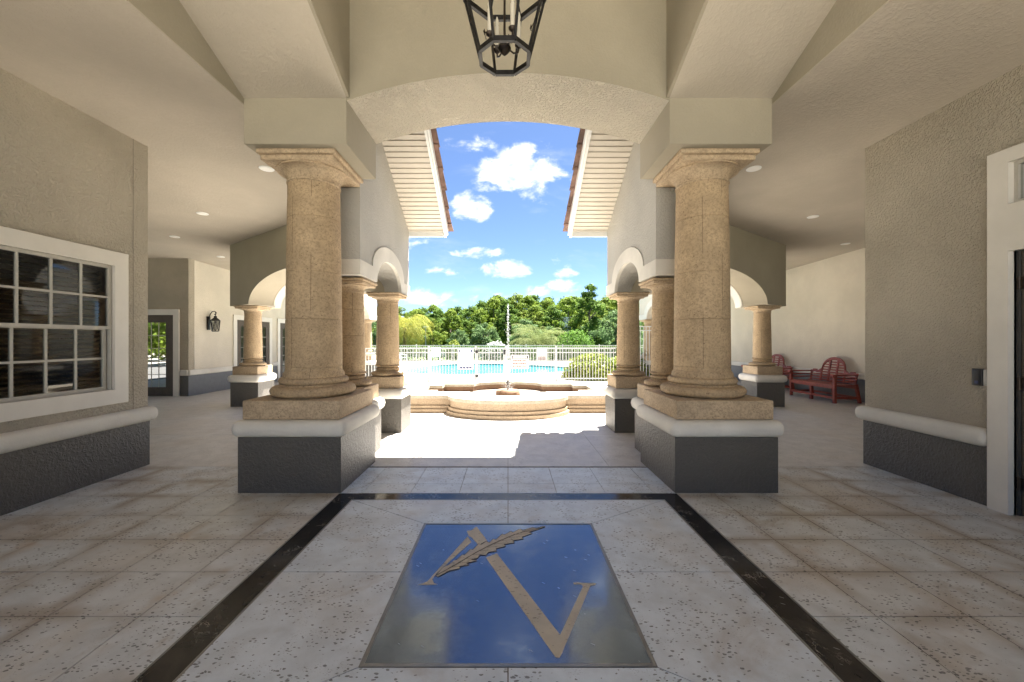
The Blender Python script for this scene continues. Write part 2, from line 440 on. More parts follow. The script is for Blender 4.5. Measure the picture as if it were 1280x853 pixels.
bm = new()       # courtyard paving, slabs with real joints
def frange(a, b, st):
    r = []; x = a
    while x < b-1e-6: r.append(x); x += st
    return r + [b]
G = .0022
X = frange(-13.2, 13.2, 1.2); Y = [FL+.0, 6.3] + frange(7.5, 14.0, 1.3)
for i in range(len(X)-1):
    for j in range(len(Y)-1):
        tile(bm, [(X[i], Y[j]), (X[i+1], Y[j]), (X[i+1], Y[j+1]), (X[i], Y[j+1])])
struct('courtyard_paving', bm, 'pave', smooth=False)
bm = new(); sheet(bm, [(-13,4.72),(13,4.72),(13,14),(-13,14)], -.007); struct('paving_base', bm, plain('pale_grout', (.25,.22,.19), .9))
# pool deck with a pool-shaped hole
def pool_pts(k=1.0, n=72):
    out = []
    for i in range(n):
        a = 2*math.pi*i/n
        r = 1+.10*math.cos(3*a+.6)
        out.append((-.9+4.3*k*r*math.cos(a), 20.7+3.9*k*r*math.sin(a)))
    return out
bm = new()
outer = [bm.verts.new((x, y, 0)) for x, y in ((-22, 14), (22, 14), (22, 28.2), (-22, 28.2))]
inner = [bm.verts.new((x, y, 0)) for x, y in pool_pts()]
es = [bm.edges.new((l[i], l[(i+1) % len(l)])) for l in (outer, inner) for i in range(len(l))]
bmesh.ops.triangle_fill(bm, edges=es, use_beauty=True)
for f in list(bm.faces):
    c = f.calc_center_median()
low = [bm.verts.new((v.co.x, v.co.y, -.14)) for v in inner]
for i in range(len(inner)): bm.faces.new((inner[i], inner[(i+1) % 72], low[(i+1) % 72], low[i]))
struct('pool_deck', bm, 'deck', smooth=False)
bm = new()       # raised coping ring of the pool
A, B = pool_pts(1.0), pool_pts(1.085)
va = [bm.verts.new((x, y, .004)) for x, y in A]; vb = [bm.verts.new((x, y, .004)) for x, y in B]
vc = [bm.verts.new((x, y, .035)) for x, y in A]; vd = [bm.verts.new((x, y, .035)) for x, y in B]
for i in range(72):
    j = (i+1) % 72
    for q in ((va[i],va[j],vc[j],vc[i]), (vc[i],vc[j],vd[j],vd[i]), (vd[i],vd[j],vb[j],vb[i])): bm.faces.new(q)
struct('pool_coping', bm, 'coping', recalc=True)
bm = new(); sheet(bm, pool_pts(1.02), -.09); struct('pool_water', bm, 'pool')
bm = new(); sheet(bm, [(-400,-200),(400,-200),(400,900),(-400,900)], -.16); struct('lawn', bm, 'lawn')
bm = new(); sheet(bm, [(-40,-40),(40,-40),(40,-2.2),(-40,-2.2)], -.02); struct('driveway', bm, 'drive')
for s in (-1, 1):
    bm = new(); sheet(bm, [(s*13.2, -2.2), (s*40, -2.2), (s*40, 13), (s*13.2, 13)], -.02); struct('parking_court', bm, 'asphalt')
bm = new(); sheet(bm, [(-14,38),(26,38),(30,54),(-20,54)], -.15); struct('lake_water', bm, 'lake')

# ================================================================== PLAQUE
pq = thing('floor_plaque', 'polished black stone plaque with an inlaid letter N and quill set in the floor', 'plaque', (0, 2.54, 0))
bm = new(); slab(bm, [(-.665, 1.845), (.665, 1.845), (.665, 3.235), (-.665, 3.235)], -.006, .0); obj('plaque_slab', bm, 'plaque', pq, smooth=False)
bm = new()
for a in ((-.685, -.6655, 1.825, 3.255), (.6655, .685, 1.825, 3.255), (-.665, .665, 1.825, 1.8445), (-.665, .665, 3.2355, 3.255)):
    box(bm, a[0], a[1], a[2], a[3], -.006, .003)
obj('plaque_frame', bm, 'strip', pq, smooth=False)
def gp(u, v):    # reading of the emblem off its plan drawing
    x, y = 440+u/3.048, 580+v/3.048
    D = 747/(y-425); return ((x-635)*D/498, D)
def emb(pts, z, bm):
    vs = [bm.verts.new((*gp(*p), z)) for p in pts]
    bm.faces.new(vs)
bm = new()
emb([(248,462),(272,455),(288,448),(440,277),(455,298),(322,418),(306,440),(312,455),(328,461)], .0012, bm)
emb([(437,257),(455,254),(474,239),(515,293),(482,310),(458,283),(445,275)], .0016, bm)
emb([(510,358),(552,342),(793,652),(802,720),(790,740),(775,738)], .0012, bm)
emb([(793,653),(880,468),(872,460),(845,460),(843,453),(930,456),(928,462),(908,466),(800,722)], .0016, bm)
obj('letter', bm, 'letter', pq, smooth=False, recalc=False)
bm = new()
up = [(318,428),(345,398),(372,384),(388,368),(398,368),(420,347),(428,350),(452,326),(460,329),(482,306),(492,309),(512,296),(524,302),(538,287),(548,291),(572,268),(580,272),(606,258),(612,263),(640,249),(650,254),(690,243),(700,246),(735,238)]
lo = [(735,242),(704,252),(672,262),(688,266),(646,280),(654,287),(612,294),(620,302),(578,308),(586,316),(548,324),(552,334),(520,338),(512,350),(488,348),(478,362),(452,366),(478,370),(436,380),(448,386),(408,392),(412,400),(372,408),(350,420),(328,432)]
emb(up+lo, .0022, bm)
fe = obj('quill', bm, 'letter', pq, smooth=False, recalc=False)
bm = new()
def line(pts, w, z, bm):
    g = [Vector(gp(*p)) for p in pts]
    for a, b in zip(g, g[1:]):
        d = (b-a).normalized(); n = Vector((-d.y, d.x))*w/2
        bm.faces.new([bm.verts.new((q.x, q.y, z)) for q in (a-n, b-n, b+n, a+n)])
line([(318,428),(400,384),(470,340),(540,304),(620,270),(735,240)], .006, .0032, bm)
line(up, .0035, .0032, bm); line(lo, .0035, .0032, bm)
for i in range(12):
    t = i/12
    a = (350+330*t, 412-160*t-12*math.sin(t*3))
    line([a, (a[0]+38, a[1]-26+10*t)], .003, .0034, bm); line([a, (a[0]+44, a[1]-4)], .003, .0034, bm)
obj('groove', bm, plain('groove_dark', (.05,.045,.04), .8), fe, smooth=False, recalc=False)

# ================================================================== COLUMNS
def torus_prof(r, z0, z1, bulge, n=8):
    zc, h = (z0+z1)/2, (z1-z0)/2
    return [(r+bulge*math.cos(t), zc+h*math.sin(t)) for t in [-math.pi/2+math.pi*i/n for i in range(n+1)]]
def column(name, label, group, half, shaft, H, loc, torus, cap_half):
    t = thing(name, label, 'column', (0, 0, 0), 0, group)
    bm = new(); box(bm, -half, half, -half, half, 0, .545); obj('pedestal', bm, 'dado', t, smooth=False)
    bm = new(); h = half+.058; rbox(bm, -h, h, -h, h, .545, .71, .075, 6); obj('pedestal_cap', bm, 'trim', t, angle=50)
    bm = new(); h = half-.025; rbox(bm, -h, h, -h, h, .712, .90, .012, 2); obj('plinth', bm, 'stone_block', t)
    b0, b1 = shaft; k = b0/.287
    bm = new()
    pr = [(torus-.06, .902)] + torus_prof(torus-.06, .905, .905+.105*k, .06) + [(torus-.085, .91+.105*k), (torus-.085, .925+.105*k)]
    z = .925+.105*k
    pr += torus_prof(torus-.115, z, z+.07*k, .035) + [(torus-.12, z+.07*k), (b0+.02, z+.11*k), (b0, z+.14*k)]
    lathe(bm, pr, 64); obj('column_base', bm, 'stone', t, angle=50)
    zs0 = z+.14*k; cz = H-.26*k                     # shaft between
    bm = new(); pr = []
    joints = [zs0+.04] + ([1.72, 2.22, 2.80] if k > .9 else [1.05+.04, 1.55, 1.98-.09]); joints = [j for j in joints if zs0 < j < cz-.02]
    def rad(z): u = (z-zs0)/(cz-zs0); return b0+(b1-b0)*u**1.4
    pr.append((b0, zs0+.0005))
    for j in joints: pr += [(rad(j), j-.005), (rad(j)-.006, j-.002), (rad(j)-.006, j+.002), (rad(j), j+.005)]
    pr.append((b1, cz)); lathe(bm, pr, 64); obj('shaft', bm, 'stone', t, angle=60)
    bm = new(); ce = cap_half-.035*k
    pr = [(b1, cz+.0005)] + torus_prof(b1, cz+.003, cz+.028*k, .012) + [(b1+.004, cz+.035*k)]
    for i in range(7):
        u = i/6; pr.append((b1+.004+(ce-b1)*(1-math.cos(u*math.pi/2)), cz+.04*k+.10*k*math.sin(u*math.pi/2)**.8*1.0))
    pr.append((ce, cz+.16*k)); lathe(bm, pr, 64)
    h = cap_half
    rbox(bm, -h+.03*k, h-.03*k, -h+.03*k, h-.03*k, cz+.155*k, cz+.2105*k, .008, 2)
    rbox(bm, -h, h, -h, h, cz+.211*k, H, .012, 2)
    obj('capital', bm, 'stone_block', t, angle=50)
    t.location = loc
    return t
place = {-1: ('beside the wall with the sash window', 'in front of the wall with the lantern'), 1: ('beside the wall with the card reader', 'in front of the red benches')}
big = column('column', 'massive stone column on the charcoal pedestal nearest the window wall', 'two large columns flanking the arch', .505, (.287, .262), 3.43, (-2.14, 4.405, 0), .43, .40)
c = copy_tree(big); c.location = (2.14, 4.405, 0); c.rotation_euler.z = math.pi/2*0
c['label'] = 'massive stone column on the charcoal pedestal nearest the card reader wall'
SMX, SMY = 2.03, 6.73
spec = [(-2.07, 5.22, 'slim stone column tucked directly behind the large window-side column'),
        (2.07, 5.22, 'slim stone column tucked directly behind the large card-reader-side column'),
        (-SMX, SMY, 'short stone column at the courtyard end of the archway, sash window side'),
        (SMX, SMY, 'short stone column at the courtyard end of the archway, card reader side'),
        (-5.9, 9.22, 'short stone column standing in front of the brown double doors and wall lantern'),
        (5.88, 9.22, 'short stone column standing in front of the red benches'),
        (-5.45, 15.4, 'distant sunlit column by the yellow palm'),
        (5.45, 15.4, 'distant column by the tall fence posts'),
        (-5.68, 12.3, 'arcade column midway along the lantern corridor'),
        (5.68, 12.3, 'arcade column midway along the bench corridor')]
sm = None
for x, y, lab in spec:
    if sm is None:
        sm = column('column', lab, 'small arcade columns', .31, (.19, .170), 2.275, (x, y, 0), .275, .275)
        c = sm
    else:
        c = copy_tree(sm); c.location = (x, y, 0); c['label'] = lab
    if abs(y-9.22) < .1: c.rotation_euler.z = 0
# ================================================================== ARCHES AND BEAMS
def arc(cx, hw, z0, rise, n=28, power=1.0):
    return [(cx-hw*math.cos(math.pi*i/n), z0+rise*math.sin(math.pi*i/n)**power) for i in range(n+1)]
def segarc(x0, x1, z0, rise, n=32):
    hw = (x1-x0)/2; r = (hw*hw+rise*rise)/(2*rise); cx = (x0+x1)/2; cz = z0+rise-r
    a = math.asin(hw/r)
    return [(cx+r*math.sin(-a+2*a*i/n), cz+r*math.cos(-a+2*a*i/n)) for i in range(n+1)]
AD0, AD1 = 3.93, 4.81
ar = thing('archway', 'wide segmental stucco arch spanning the two large columns', 'arch', (0, AD0, 3.43))
bm = new()
pts = [(-1.59, 3.86)] + segarc(-1.59, 1.59, 3.86, .275)[1:-1] + [(1.59, 3.86), (1.59, 5.62), (-1.59, 5.62)]
prism(bm, pts, (0, AD0, 0), (1, 0, 0), (0, 1, 0), AD1-AD0)
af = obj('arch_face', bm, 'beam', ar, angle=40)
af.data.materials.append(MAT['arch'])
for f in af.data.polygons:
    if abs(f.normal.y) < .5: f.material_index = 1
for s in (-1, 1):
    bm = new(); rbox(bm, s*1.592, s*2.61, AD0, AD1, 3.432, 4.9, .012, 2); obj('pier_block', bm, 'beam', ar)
FX = 1.79
for s in (-1, 1):
    nm = 'window' if s < 0 else 'card reader'
    f = thing('arcade_wall', 'grey stucco wall with a small arch under the roof eave on the %s side' % nm, 'wall', (s*FX, 6, 2.29))
    zt = lambda y: 3.455+.56*(7.19-y)
    a0, a1 = AD1+.01, 7.19
    inn = arc(6.03, .62, 2.29, .37)
    pts = [(a0, 2.29)] + inn + [(a1, 2.29), (a1, zt(a1)+.12), (a0, zt(a0)+.12)]
    bm = new(); prism(bm, pts, (s*FX, 0, 0), (0, 1, 0), (s, 0, 0), .5); obj('wall_panel', bm, 'stucco_grey', f)
    bm = new()
    out = [(y, z+.18) for y, z in ((a0, 2.29),)] + arc(6.03, .79, 2.47, .39) + [(a1+.02, 2.47)]
    low = [(a0, 2.285)] + arc(6.03, .615, 2.285, .37) + [(a1+.02, 2.285)]
    prism(bm, out+low[::-1], (s*(FX-.014), 0, 0), (0, 1, 0), (s, 0, 0), .05)
    box(bm, s*(FX-.014), s*(FX+.52), AD1-.02+.0, AD1+.012, 2.285, 2.47)
    box(bm, s*(FX-.01), s*(FX+.5), a1+.0, a1+.03, 2.285, 2.47)
    obj('arch_trim', bm, 'trim', f)
    # diagonal arcade beam to the corner column
    d = thing('arcade_beam', 'wide diagonal stucco arch beam between the slim columns on the %s side' % nm, 'beam', (s*4, 8, 2.28))
    p0, p1 = Vector((s*2.2, 6.62, 0)), Vector((s*5.9, 9.2, 0))
    U = (p1-p0).normalized(); N = Vector((-U.y, U.x, 0))*s
    L = (p1-p0).length
    pts = [(-.1, 2.28)] + arc(L/2-.05, 1.85, 2.28, .62) + [(L+.5, 2.28), (L+.5, 3.85), (-.1, 3.85)]
    bm = new(); prism(bm, pts, p0-N*.27, U, N, .54); obj('beam_body', bm, 'beam', d)
    bm = new()
    out = [(0.3, 2.46)] + arc(L/2-.05, 2.02, 2.46, .62) + [(L+.25, 2.46)]
    low = [(0.3, 2.275)] + arc(L/2-.05, 1.84, 2.275, .62) + [(L+.25, 2.275)]
    prism(bm, out+low[::-1], p0+N*.255, U, N, .04); obj('arch_trim', bm, 'trim', d)
    bm = new(); prism(bm, [(2.2, 3.66), (L+.9, 3.66), (L+.9, 3.80), (2.2, 3.80)], p0+N*.28, U, N, .95); obj('eave', bm, 'white', d, smooth=False)  # overhang out of view, added to keep sun off the floor inside
    # arcade along the court
    g = thing('arcade_wall', 'sunlit court arcade with two arches beyond the diagonal beam, %s side' % ('palm' if s < 0 else 'bench'), 'wall', (s*5.6, 12, 2.28))
    q0, q1 = Vector((s*5.88, 9.6, 0)), Vector((s*5.43, 15.75, 0))
    U = (q1-q0).normalized(); N = Vector((U.y, -U.x, 0))*s      # outward
    pts = [(0, 2.28)] + arc(1.2, 1.0, 2.28, .55) + arc(4.25, 1.2, 2.28, .6) + [(6.15, 2.28), (6.15, 3.75), (0, 3.75)]
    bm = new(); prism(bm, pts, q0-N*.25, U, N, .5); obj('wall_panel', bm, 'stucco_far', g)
    bm = new()
    out = [(0, 2.46)] + arc(1.2, 1.17, 2.46, .55)[1:-1] + arc(4.25, 1.38, 2.46, .6) + [(6.17, 2.46)]
    low = [(0, 2.275)] + arc(1.2, .99, 2.275, .55) + arc(4.25, 1.19, 2.275, .6) + [(6.17, 2.275)]
    prism(bm, out+low[::-1], q0-N*.28, U, N, .04); obj('arch_trim', bm, 'trim', g)

# ================================================================== CEILINGS AND ROOF
def cz2(y): return 3.82-.027*(y-4.82)
slope = lambda y: 3.885+.40*(AD0-y)
PK = 1.0; BK = -2.2
for s in (-1, 1):
    bm = new()       # low side ceiling, then the wing ceiling that falls gently to the far walls
    zone = [(2.61, BK), (13, BK), (13, 4.82), (13, 10.62), (8.7, 10.62), (8.7, 16.6), (5.4, 16.6), (5.75, 9.4), (5.9, 9.25), (2.2, 6.75), (2.2, 4.82), (2.61, 4.82)]
    lo = [bm.verts.new((s*x, y, cz2(max(y, 4.82)))) for x, y in zone]; hi = [bm.verts.new((v.co.x, v.co.y, v.co.z+.14)) for v in lo]
    n = len(zone)
    for fs in ((0, 1, 2, 11), (2, 3, 4, 7, 8, 9, 10, 11), (4, 5, 6, 7)):
        bm.faces.new([lo[i] for i in fs]); bm.faces.new([hi[i] for i in fs][::-1])
    for i in range(n): bm.faces.new((lo[i], lo[(i+1) % n], hi[(i+1) % n], hi[i]))
    struct('ceiling', bm, 'ceil', smooth=False)
    bm = new()       # sloping coffer over the side bay and its fascia
    prism(bm, [(AD0, slope(AD0)), (PK, slope(PK)), (BK, slope(PK)), (BK, slope(PK)+.1), (PK, slope(PK)+.1), (AD0, slope(AD0)+.1)], (s*1.592, 0, 0), (0, 1, 0), (s, 0, 0), 1.016)
    struct('coffer_ceiling', bm, 'ceil', smooth=False)
    bm = new()
    prism(bm, [(AD0+.002, 3.832), (AD0+.002, slope(AD0)+.2), (PK, slope(PK)+.2), (BK, slope(PK)+.2), (BK, 3.832)], (s*2.608, 0, 0), (0, 1, 0), (s, 0, 0), .12)
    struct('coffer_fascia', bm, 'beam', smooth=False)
    bm = new()
    prism(bm, [(AD0-.002, slope(AD0)-.0), (PK, slope(PK)), (BK, slope(PK)), (BK, 5.62), (AD0-.002, 5.62)], (s*1.592, 0, 0), (0, 1, 0), (-s, 0, 0), .03)
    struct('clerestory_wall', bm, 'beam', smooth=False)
bm = new(); slab(bm, [(-1.6, BK), (1.6, BK), (1.6, AD0), (-1.6, AD0)], 5.62, 5.7); struct('vault_ceiling', bm, 'ceil', smooth=False)
rf = thing('pavilion_roof', 'broad roof over the arched pavilion above the archway', 'roof', (0, 0, 5.7))
bm = new(); prism(bm, [(BK-.3, 5.72), (4.8, 5.72), (6.42, 5.14), (6.42, 5.28), (4.8, 5.9), (BK-.3, 5.9)], (-3.3, 0, 0), (0, 1, 0), (1, 0, 0), 6.6)
obj('roof_slab', bm, 'cladtile', rf, smooth=False)
for s in (-1, 1):
    nm = 'window' if s < 0 else 'card reader'
    w = thing('wing_roof', 'sloping clay tile roof edge with boarded white soffit on the %s side' % nm, 'roof', (s*1.5, 6, 3.5))
    zs = lambda y: 3.44+.56*(7.19-y)
    bm = new(); y = AD1+.02; k = 0
    while y < 7.17:                       # soffit boards, each a little lapped
        y2 = min(y+.078, 7.19); dz = .012
        prism(bm, [(y+.007, zs(y)), (y2, zs(y2)+dz), (y2, zs(y2)+.03), (y+.007, zs(y)+.03)], (s*1.155, 0, 0), (0, 1, 0), (s, 0, 0), FX-1.155+.02)
        y += .08; k += 1
    obj('soffit', bm, 'soffit', w, smooth=False)
    bm = new()                            # dark gap liner above the boards
    prism(bm, [(AD1, zs(AD1)+.031), (7.19, zs(7.19)+.031), (7.19, zs(7.19)+.06), (AD1, zs(AD1)+.06)], (s*1.15, 0, 0), (0, 1, 0), (s, 0, 0), 1.9)
    obj('roof_deck', bm, 'dark', w, smooth=False)
    bm = new()
    prism(bm, [(AD1, zs(AD1)-.035), (7.27, zs(7.27)-.035), (7.27, zs(7.27)+.15), (AD1, zs(AD1)+.15)], (s*1.118, 0, 0), (0, 1, 0), (s, 0, 0), .036)
    prism(bm, [(AD1, zs(AD1)+.01), (7.27, zs(7.27)+.01), (7.27, zs(7.27)+.16), (AD1, zs(AD1)+.16)], (s*1.09, 0, 0), (0, 1, 0), (s, 0, 0), .0265)
    box(bm, s*1.156, s*(FX+.6), 7.192, 7.235, zs(7.19)-.075, zs(7.19)+.15)
    obj('fascia_board', bm, 'white', w, smooth=False)
    bm = new()                            # barrel tiles: rake course plus courses across the slope
    for cx in [1.10+.23*i for i in range(9)]:
        y = AD1-.02
        while y < 7.33:
            y2 = min(y+.40, 7.36)
            za, zb = zs(y)+.135, zs(y2)+.175
            rng.random(); r = .085+.004*rng.random(); jx = rng.uniform(-.008, .008)
            A, B = [], []
            for q in range(9):
                t = math.pi*q/8
                A.append(bm.verts.new((s*(cx+jx)+r*.9*math.cos(t), y, za+r*.9*math.sin(t)))); B.append(bm.verts.new((s*(cx+jx)+r*1.08*math.cos(t), y2, zb+r*1.08*math.sin(t)-.02)))
            for q in range(8): bm.faces.new((A[q], A[q+1], B[q+1], B[q]))
            bm.faces.new(B)
            bm.faces.new(A[::-1]); bm.faces.new((A[0], B[0], B[-1], A[-1]))
            y += .34
    obj('roof_tile', bm, 'cladtile', w, recalc=True)
# ================================================================== NEAR WALLS
def strip_round(bm, x0, x1, y0, y1, z0, z1, r): rbox(bm, x0, x1, y0, y1, z0, z1, r, 6)
NW = 4.79
# --- window wall
lw = thing('stucco_wall', 'rough stucco wall with a large sash window and charcoal base', 'wall', (-WX, NW, 0))
WY0, WY1, WZ0, WZ1 = 2.69, 4.36, .955, 2.31
bm = new(); t = .26
x0, x1 = -WX-t, -WX
box(bm, x0, x1, BK, WY0, .0, 3.82); box(bm, x0, x1, WY1, NW, .0, 3.82)
box(bm, x0, x1, WY0, WY1, .0, WZ0); box(bm, x0, x1, WY0, WY1, WZ1, 3.82)
obj('wall_body', bm, 'stucco', lw, smooth=False)
for ya, yb in ((NW-.25, NW), (BK, BK+.2)): bm = new(); box(bm, -13, x0, ya, yb, 0, 3.82); obj('return_wall', bm, 'stucco', lw, smooth=False)
bm = new(); box(bm, -WX, -WX+.012, BK, NW+.012, .0, .545); box(bm, -5.2, -WX, NW, NW+.012, 0, .545); obj('wall_base', bm, 'dado', lw, smooth=False)
bm = new(); strip_round(bm, -5.2, -WX+.085, BK, NW+.085, .53, .70, .07); obj('wall_trim', bm, 'trim', lw, angle=50)
bm = new(); box(bm, -WX-.001, -WX+.0025, 4.60, 4.603, .7, 3.82)
obj('control_joint', bm, plain('joint_dark', (.2, .18, .15), .9), lw, smooth=False)  # dark joint line, a thin strip on the wall face
bm = new(); w_ = .155
box(bm, -WX-.05, -WX+.03, WY0-w_, WY1+w_, WZ1, WZ1+w_); box(bm, -WX-.05, -WX+.03, WY0-w_, WY1+w_, WZ0-w_, WZ0)
box(bm, -WX-.05, -WX+.03, WY0-w_, WY0, WZ0, WZ1); box(bm, -WX-.05, -WX+.03, WY1, WY1+w_, WZ0, WZ1)
wn = obj('window', bm, 'casing', lw, smooth=False)
def grid(bm, xa, xb, y0, y1, z0, z1, ny, nz, fr, mu):
    box(bm, xa, xb, y0, y0+fr, z0, z1); box(bm, xa, xb, y1-fr, y1, z0, z1)
    box(bm, xa, xb, y0+fr, y1-fr, z0, z0+fr); box(bm, xa, xb, y0+fr, y1-fr, z1-fr, z1)
    for i in range(1, ny):
        y = y0+fr+(y1-y0-2*fr)*i/ny; box(bm, xa+.004, xb-.006, y-mu/2, y+mu/2, z0+fr, z1-fr)
    for i in range(1, nz):
        z = z0+fr+(z1-z0-2*fr)*i/nz; box(bm, xa+.005, xb-.007, y0+fr, y1-fr, z-mu/2, z+mu/2)
bm = new(); grid(bm, -WX-.035, -WX-.002, WY0+.002, WY1-.012, 1.615, WZ1-.002, 6, 2, .032, .021); obj('sash', bm, 'sash', wn, smooth=False)
bm = new(); grid(bm, -WX-.07, -WX-.037, WY0+.002, WY1-.03, WZ0+.004, 1.64, 6, 2, .034, .021); obj('sash', bm, 'sash', wn, smooth=False)
bm = new(); box(bm, -WX-.05, -WX-.004, WY1-.012, WY1, WZ0, WZ1); box(bm, -WX-.07, -WX+.012, WY0, WY1, WZ0, WZ0+.004); obj('jamb', bm, 'sash', wn, smooth=False)
bm = new()
for (a, b_, z0, z1) in ((-WX-.02, 0, 1.64, WZ1-.03), (-WX-.055, 0, WZ0+.03, 1.62)):
    bm.faces.new([bm.verts.new(p) for p in ((a, WY0+.02, z0), (a, WY1-.03, z0), (a, WY1-.03, z1), (a, WY0+.02, z1))])
obj('pane', bm, 'glass', wn, smooth=False, recalc=False)
bm = new(); z = WZ0+.05
while z < WZ1-.03:
    a = [(-WX-.150, z-.014), (-WX-.105, z+.014)]
    p = [bm.verts.new(q) for q in ((a[0][0], WY0+.02, a[0][1]), (a[0][0], WY1-.02, a[0][1]), (a[1][0], WY1-.02, a[1][1]), (a[1][0], WY0+.02, a[1][1]))]
    bm.faces.new(p); z += .044
obj('blind', bm, 'blind', wn, smooth=False, recalc=False)
bm = new(); box(bm, -WX-1.62, -WX-1.6, WY0-1.5, WY1+.3, 0, 3.8); obj('room_partition', bm, 'dark', wn, smooth=False)

# --- door wall
rw = thing('stucco_wall', 'rough stucco wall with a brown hinged door and charcoal base', 'wall', (WX, NW, 0))
DY0, DY1, DZ = 2.44, 3.41, 2.26      # door opening
TZ0, TZ1 = 2.66, 3.02                # transom
bm = new(); x0, x1 = WX, WX+.26; RE = 4.83
box(bm, x0, x1, BK, DY0, 0, 3.82); box(bm, x0, x1, DY1, RE, 0, 3.82); box(bm, x0, x1, DY0, DY1, TZ1, 3.82); box(bm, x0, x1, DY0, DY1, DZ, TZ0)
obj('wall_body', bm, 'stucco', rw, smooth=False)
for ya, yb in ((RE-.25, RE), (BK, BK+.2)): bm = new(); box(bm, x1, 13, ya, yb, 0, 3.82); obj('return_wall', bm, 'stucco', rw, smooth=False)
CA = .15
bm = new(); box(bm, WX-.012, WX, DY1+CA, RE+.012, 0, .545); box(bm, WX, 5.2, RE, RE+.012, 0, .545); box(bm, WX-.012, WX, BK, DY0-CA, 0, .545); obj('wall_base', bm, 'dado', rw, smooth=False)
bm = new(); strip_round(bm, WX-.085, WX+.3, DY1+CA+.0, RE+.085, .53, .70, .07); obj('wall_trim', bm, 'trim', rw, angle=50)
bm = new(); q = .05
box(bm, WX-q, WX+.06, DY1, DY1+CA, 0, 3.14); box(bm, WX-q, WX+.06, DY0-CA, DY0, 0, 3.14)
box(bm, WX-q, WX+.06, DY0, DY1, TZ1, 3.14); box(bm, WX-q, WX+.06, DY0, DY1, DZ, TZ0)
dc = obj('door_casing', bm, 'casing', rw, smooth=False)
bm = new(); box(bm, WX+.02, WX+.10, DY1-.022, DY1, 0, DZ); obj('jamb', bm, 'dark', dc, smooth=False)
bm = new(); grid(bm, WX+.0, WX+.03, DY0, DY1, TZ0, TZ1, 3, 1, .03, .02); obj('transom', bm, 'sash', dc, smooth=False)
bm = new(); bm.faces.new([bm.verts.new(p) for p in ((WX+.02, DY0+.02, TZ0+.02), (WX+.02, DY1-.02, TZ0+.02), (WX+.02, DY1-.02, TZ1-.02), (WX+.02, DY0+.02, TZ1-.02))]); obj('pane', bm, 'doorglass', dc, recalc=False)
bm = new(); rbox(bm, WX+.03, WX+.075, DY0+.005, DY1-.026, .012, DZ-.006, .004, 1); dr = obj('door', bm, 'door', rw)
for z in (.28, 1.13, 1.98):
    bm = new(); tube(bm, [(WX+.012, DY1-.024, z-.055), (WX+.012, DY1-.024, z+.055)], .012, 10); box(bm, WX+.012, WX+.032, DY1-.05, DY1-.002, z-.05, z+.05); obj('hinge', bm, 'bronze', dr)
cr = thing('card_reader', 'small black card reader box on the stucco wall beside the door casing', 'card reader', (WX-.02, 3.63, 1.155))
bm = new(); rbox(bm, WX-.034, WX-.0, 3.612, 3.695, 1.08, 1.235, .008, 3); obj('reader_body', bm, 'plastic', cr)
bm = new(); rbox(bm, WX-.026, WX-.0, 3.577, 3.610, 1.085, 1.23, .004, 2); obj('side_plate', bm, 'plate', cr)
bm = new(); box(bm, WX-.0365, WX-.0345, 3.64, 3.668, 1.10, 1.125); obj('reader_window', bm, MAT['signblue'], cr)

# ================================================================== FAR WALLS
def far_door(name, parent, face, a0, a1, zt, leaves):
    """face(a, d, z) maps along-wall a and outward offset d to the world"""
    def fb(bm, a_0, a_1, d0, d1, z0, z1):
        p = [face(a, d, z) for z in (z0, z1) for a, d in ((a_0, d0), (a_1, d0), (a_1, d1), (a_0, d1))]
        v = [bm.verts.new(q) for q in p]
        for f in ((0,1,2,3),(4,5,6,7),(0,1,5,4),(1,2,6,5),(2,3,7,6),(3,0,4,7)): bm.faces.new([v[i] for i in f])
    bm = new(); c = .15
    fb(bm, a0-c, a0, 0, .04, 0, zt+c); fb(bm, a1, a1+c, 0, .04, 0, zt+c); fb(bm, a0, a1, 0, .04, zt, zt+c)
    cs = obj('door_casing', bm, 'casing', parent, smooth=False)
    w = (a1-a0)/leaves
    for k in range(leaves):
        l0, l1 = a0+w*k+.004, a0+w*(k+1)-.004
        st = .2 if leaves == 1 else .19
        bm = new()
        fb(bm, l0, l0+st, .002, .022, .01, zt-.005); fb(bm, l1-st, l1, .002, .022, .01, zt-.005)
        fb(bm, l0+st, l1-st, .002, .022, .01, .24); fb(bm, l0+st, l1-st, .002, .022, zt-.2, zt-.005)
        d = obj('door', bm, 'door', parent, smooth=False)
        bm = new(); bm.faces.new([bm.verts.new(face(a, .008, z)) for a, z in ((l0+st, .24), (l1-st, .24), (l1-st, zt-.2), (l0+st, zt-.2))])
        obj('pane', bm, 'doorglass', d, recalc=False)
        bm = new(); n = 3 if leaves == 1 else 2
        for i in range(1, n): a = l0+st+(l1-l0-2*st)*i/n; fb(bm, a-.009, a+.009, .009, .014, .24, zt-.2)
        for i in range(1, 5): z = .24+(zt-.44)*i/5; fb(bm, l0+st, l1-st, .009, .0135, z-.009, z+.009)
        obj('muntin', bm, 'sash', d, smooth=False)
        bm = new(); p = face(l1-.06 if k == 0 else l0+.06, .06, 1.0); q = face((l1-.06 if k == 0 else l0+.06), .02, 1.0); r_ = face((l1-.16 if k == 0 else l0+.16), .06, 1.0)
        tube(bm, [q, p], .012, 8); tube(bm, [p, r_], .009, 8); obj('handle', bm, 'bronze', d)
FY, FXW = 10.6, 8.5
GREY = plain('grey_base_paint', (.17, .175, .18), .8, var=.06)
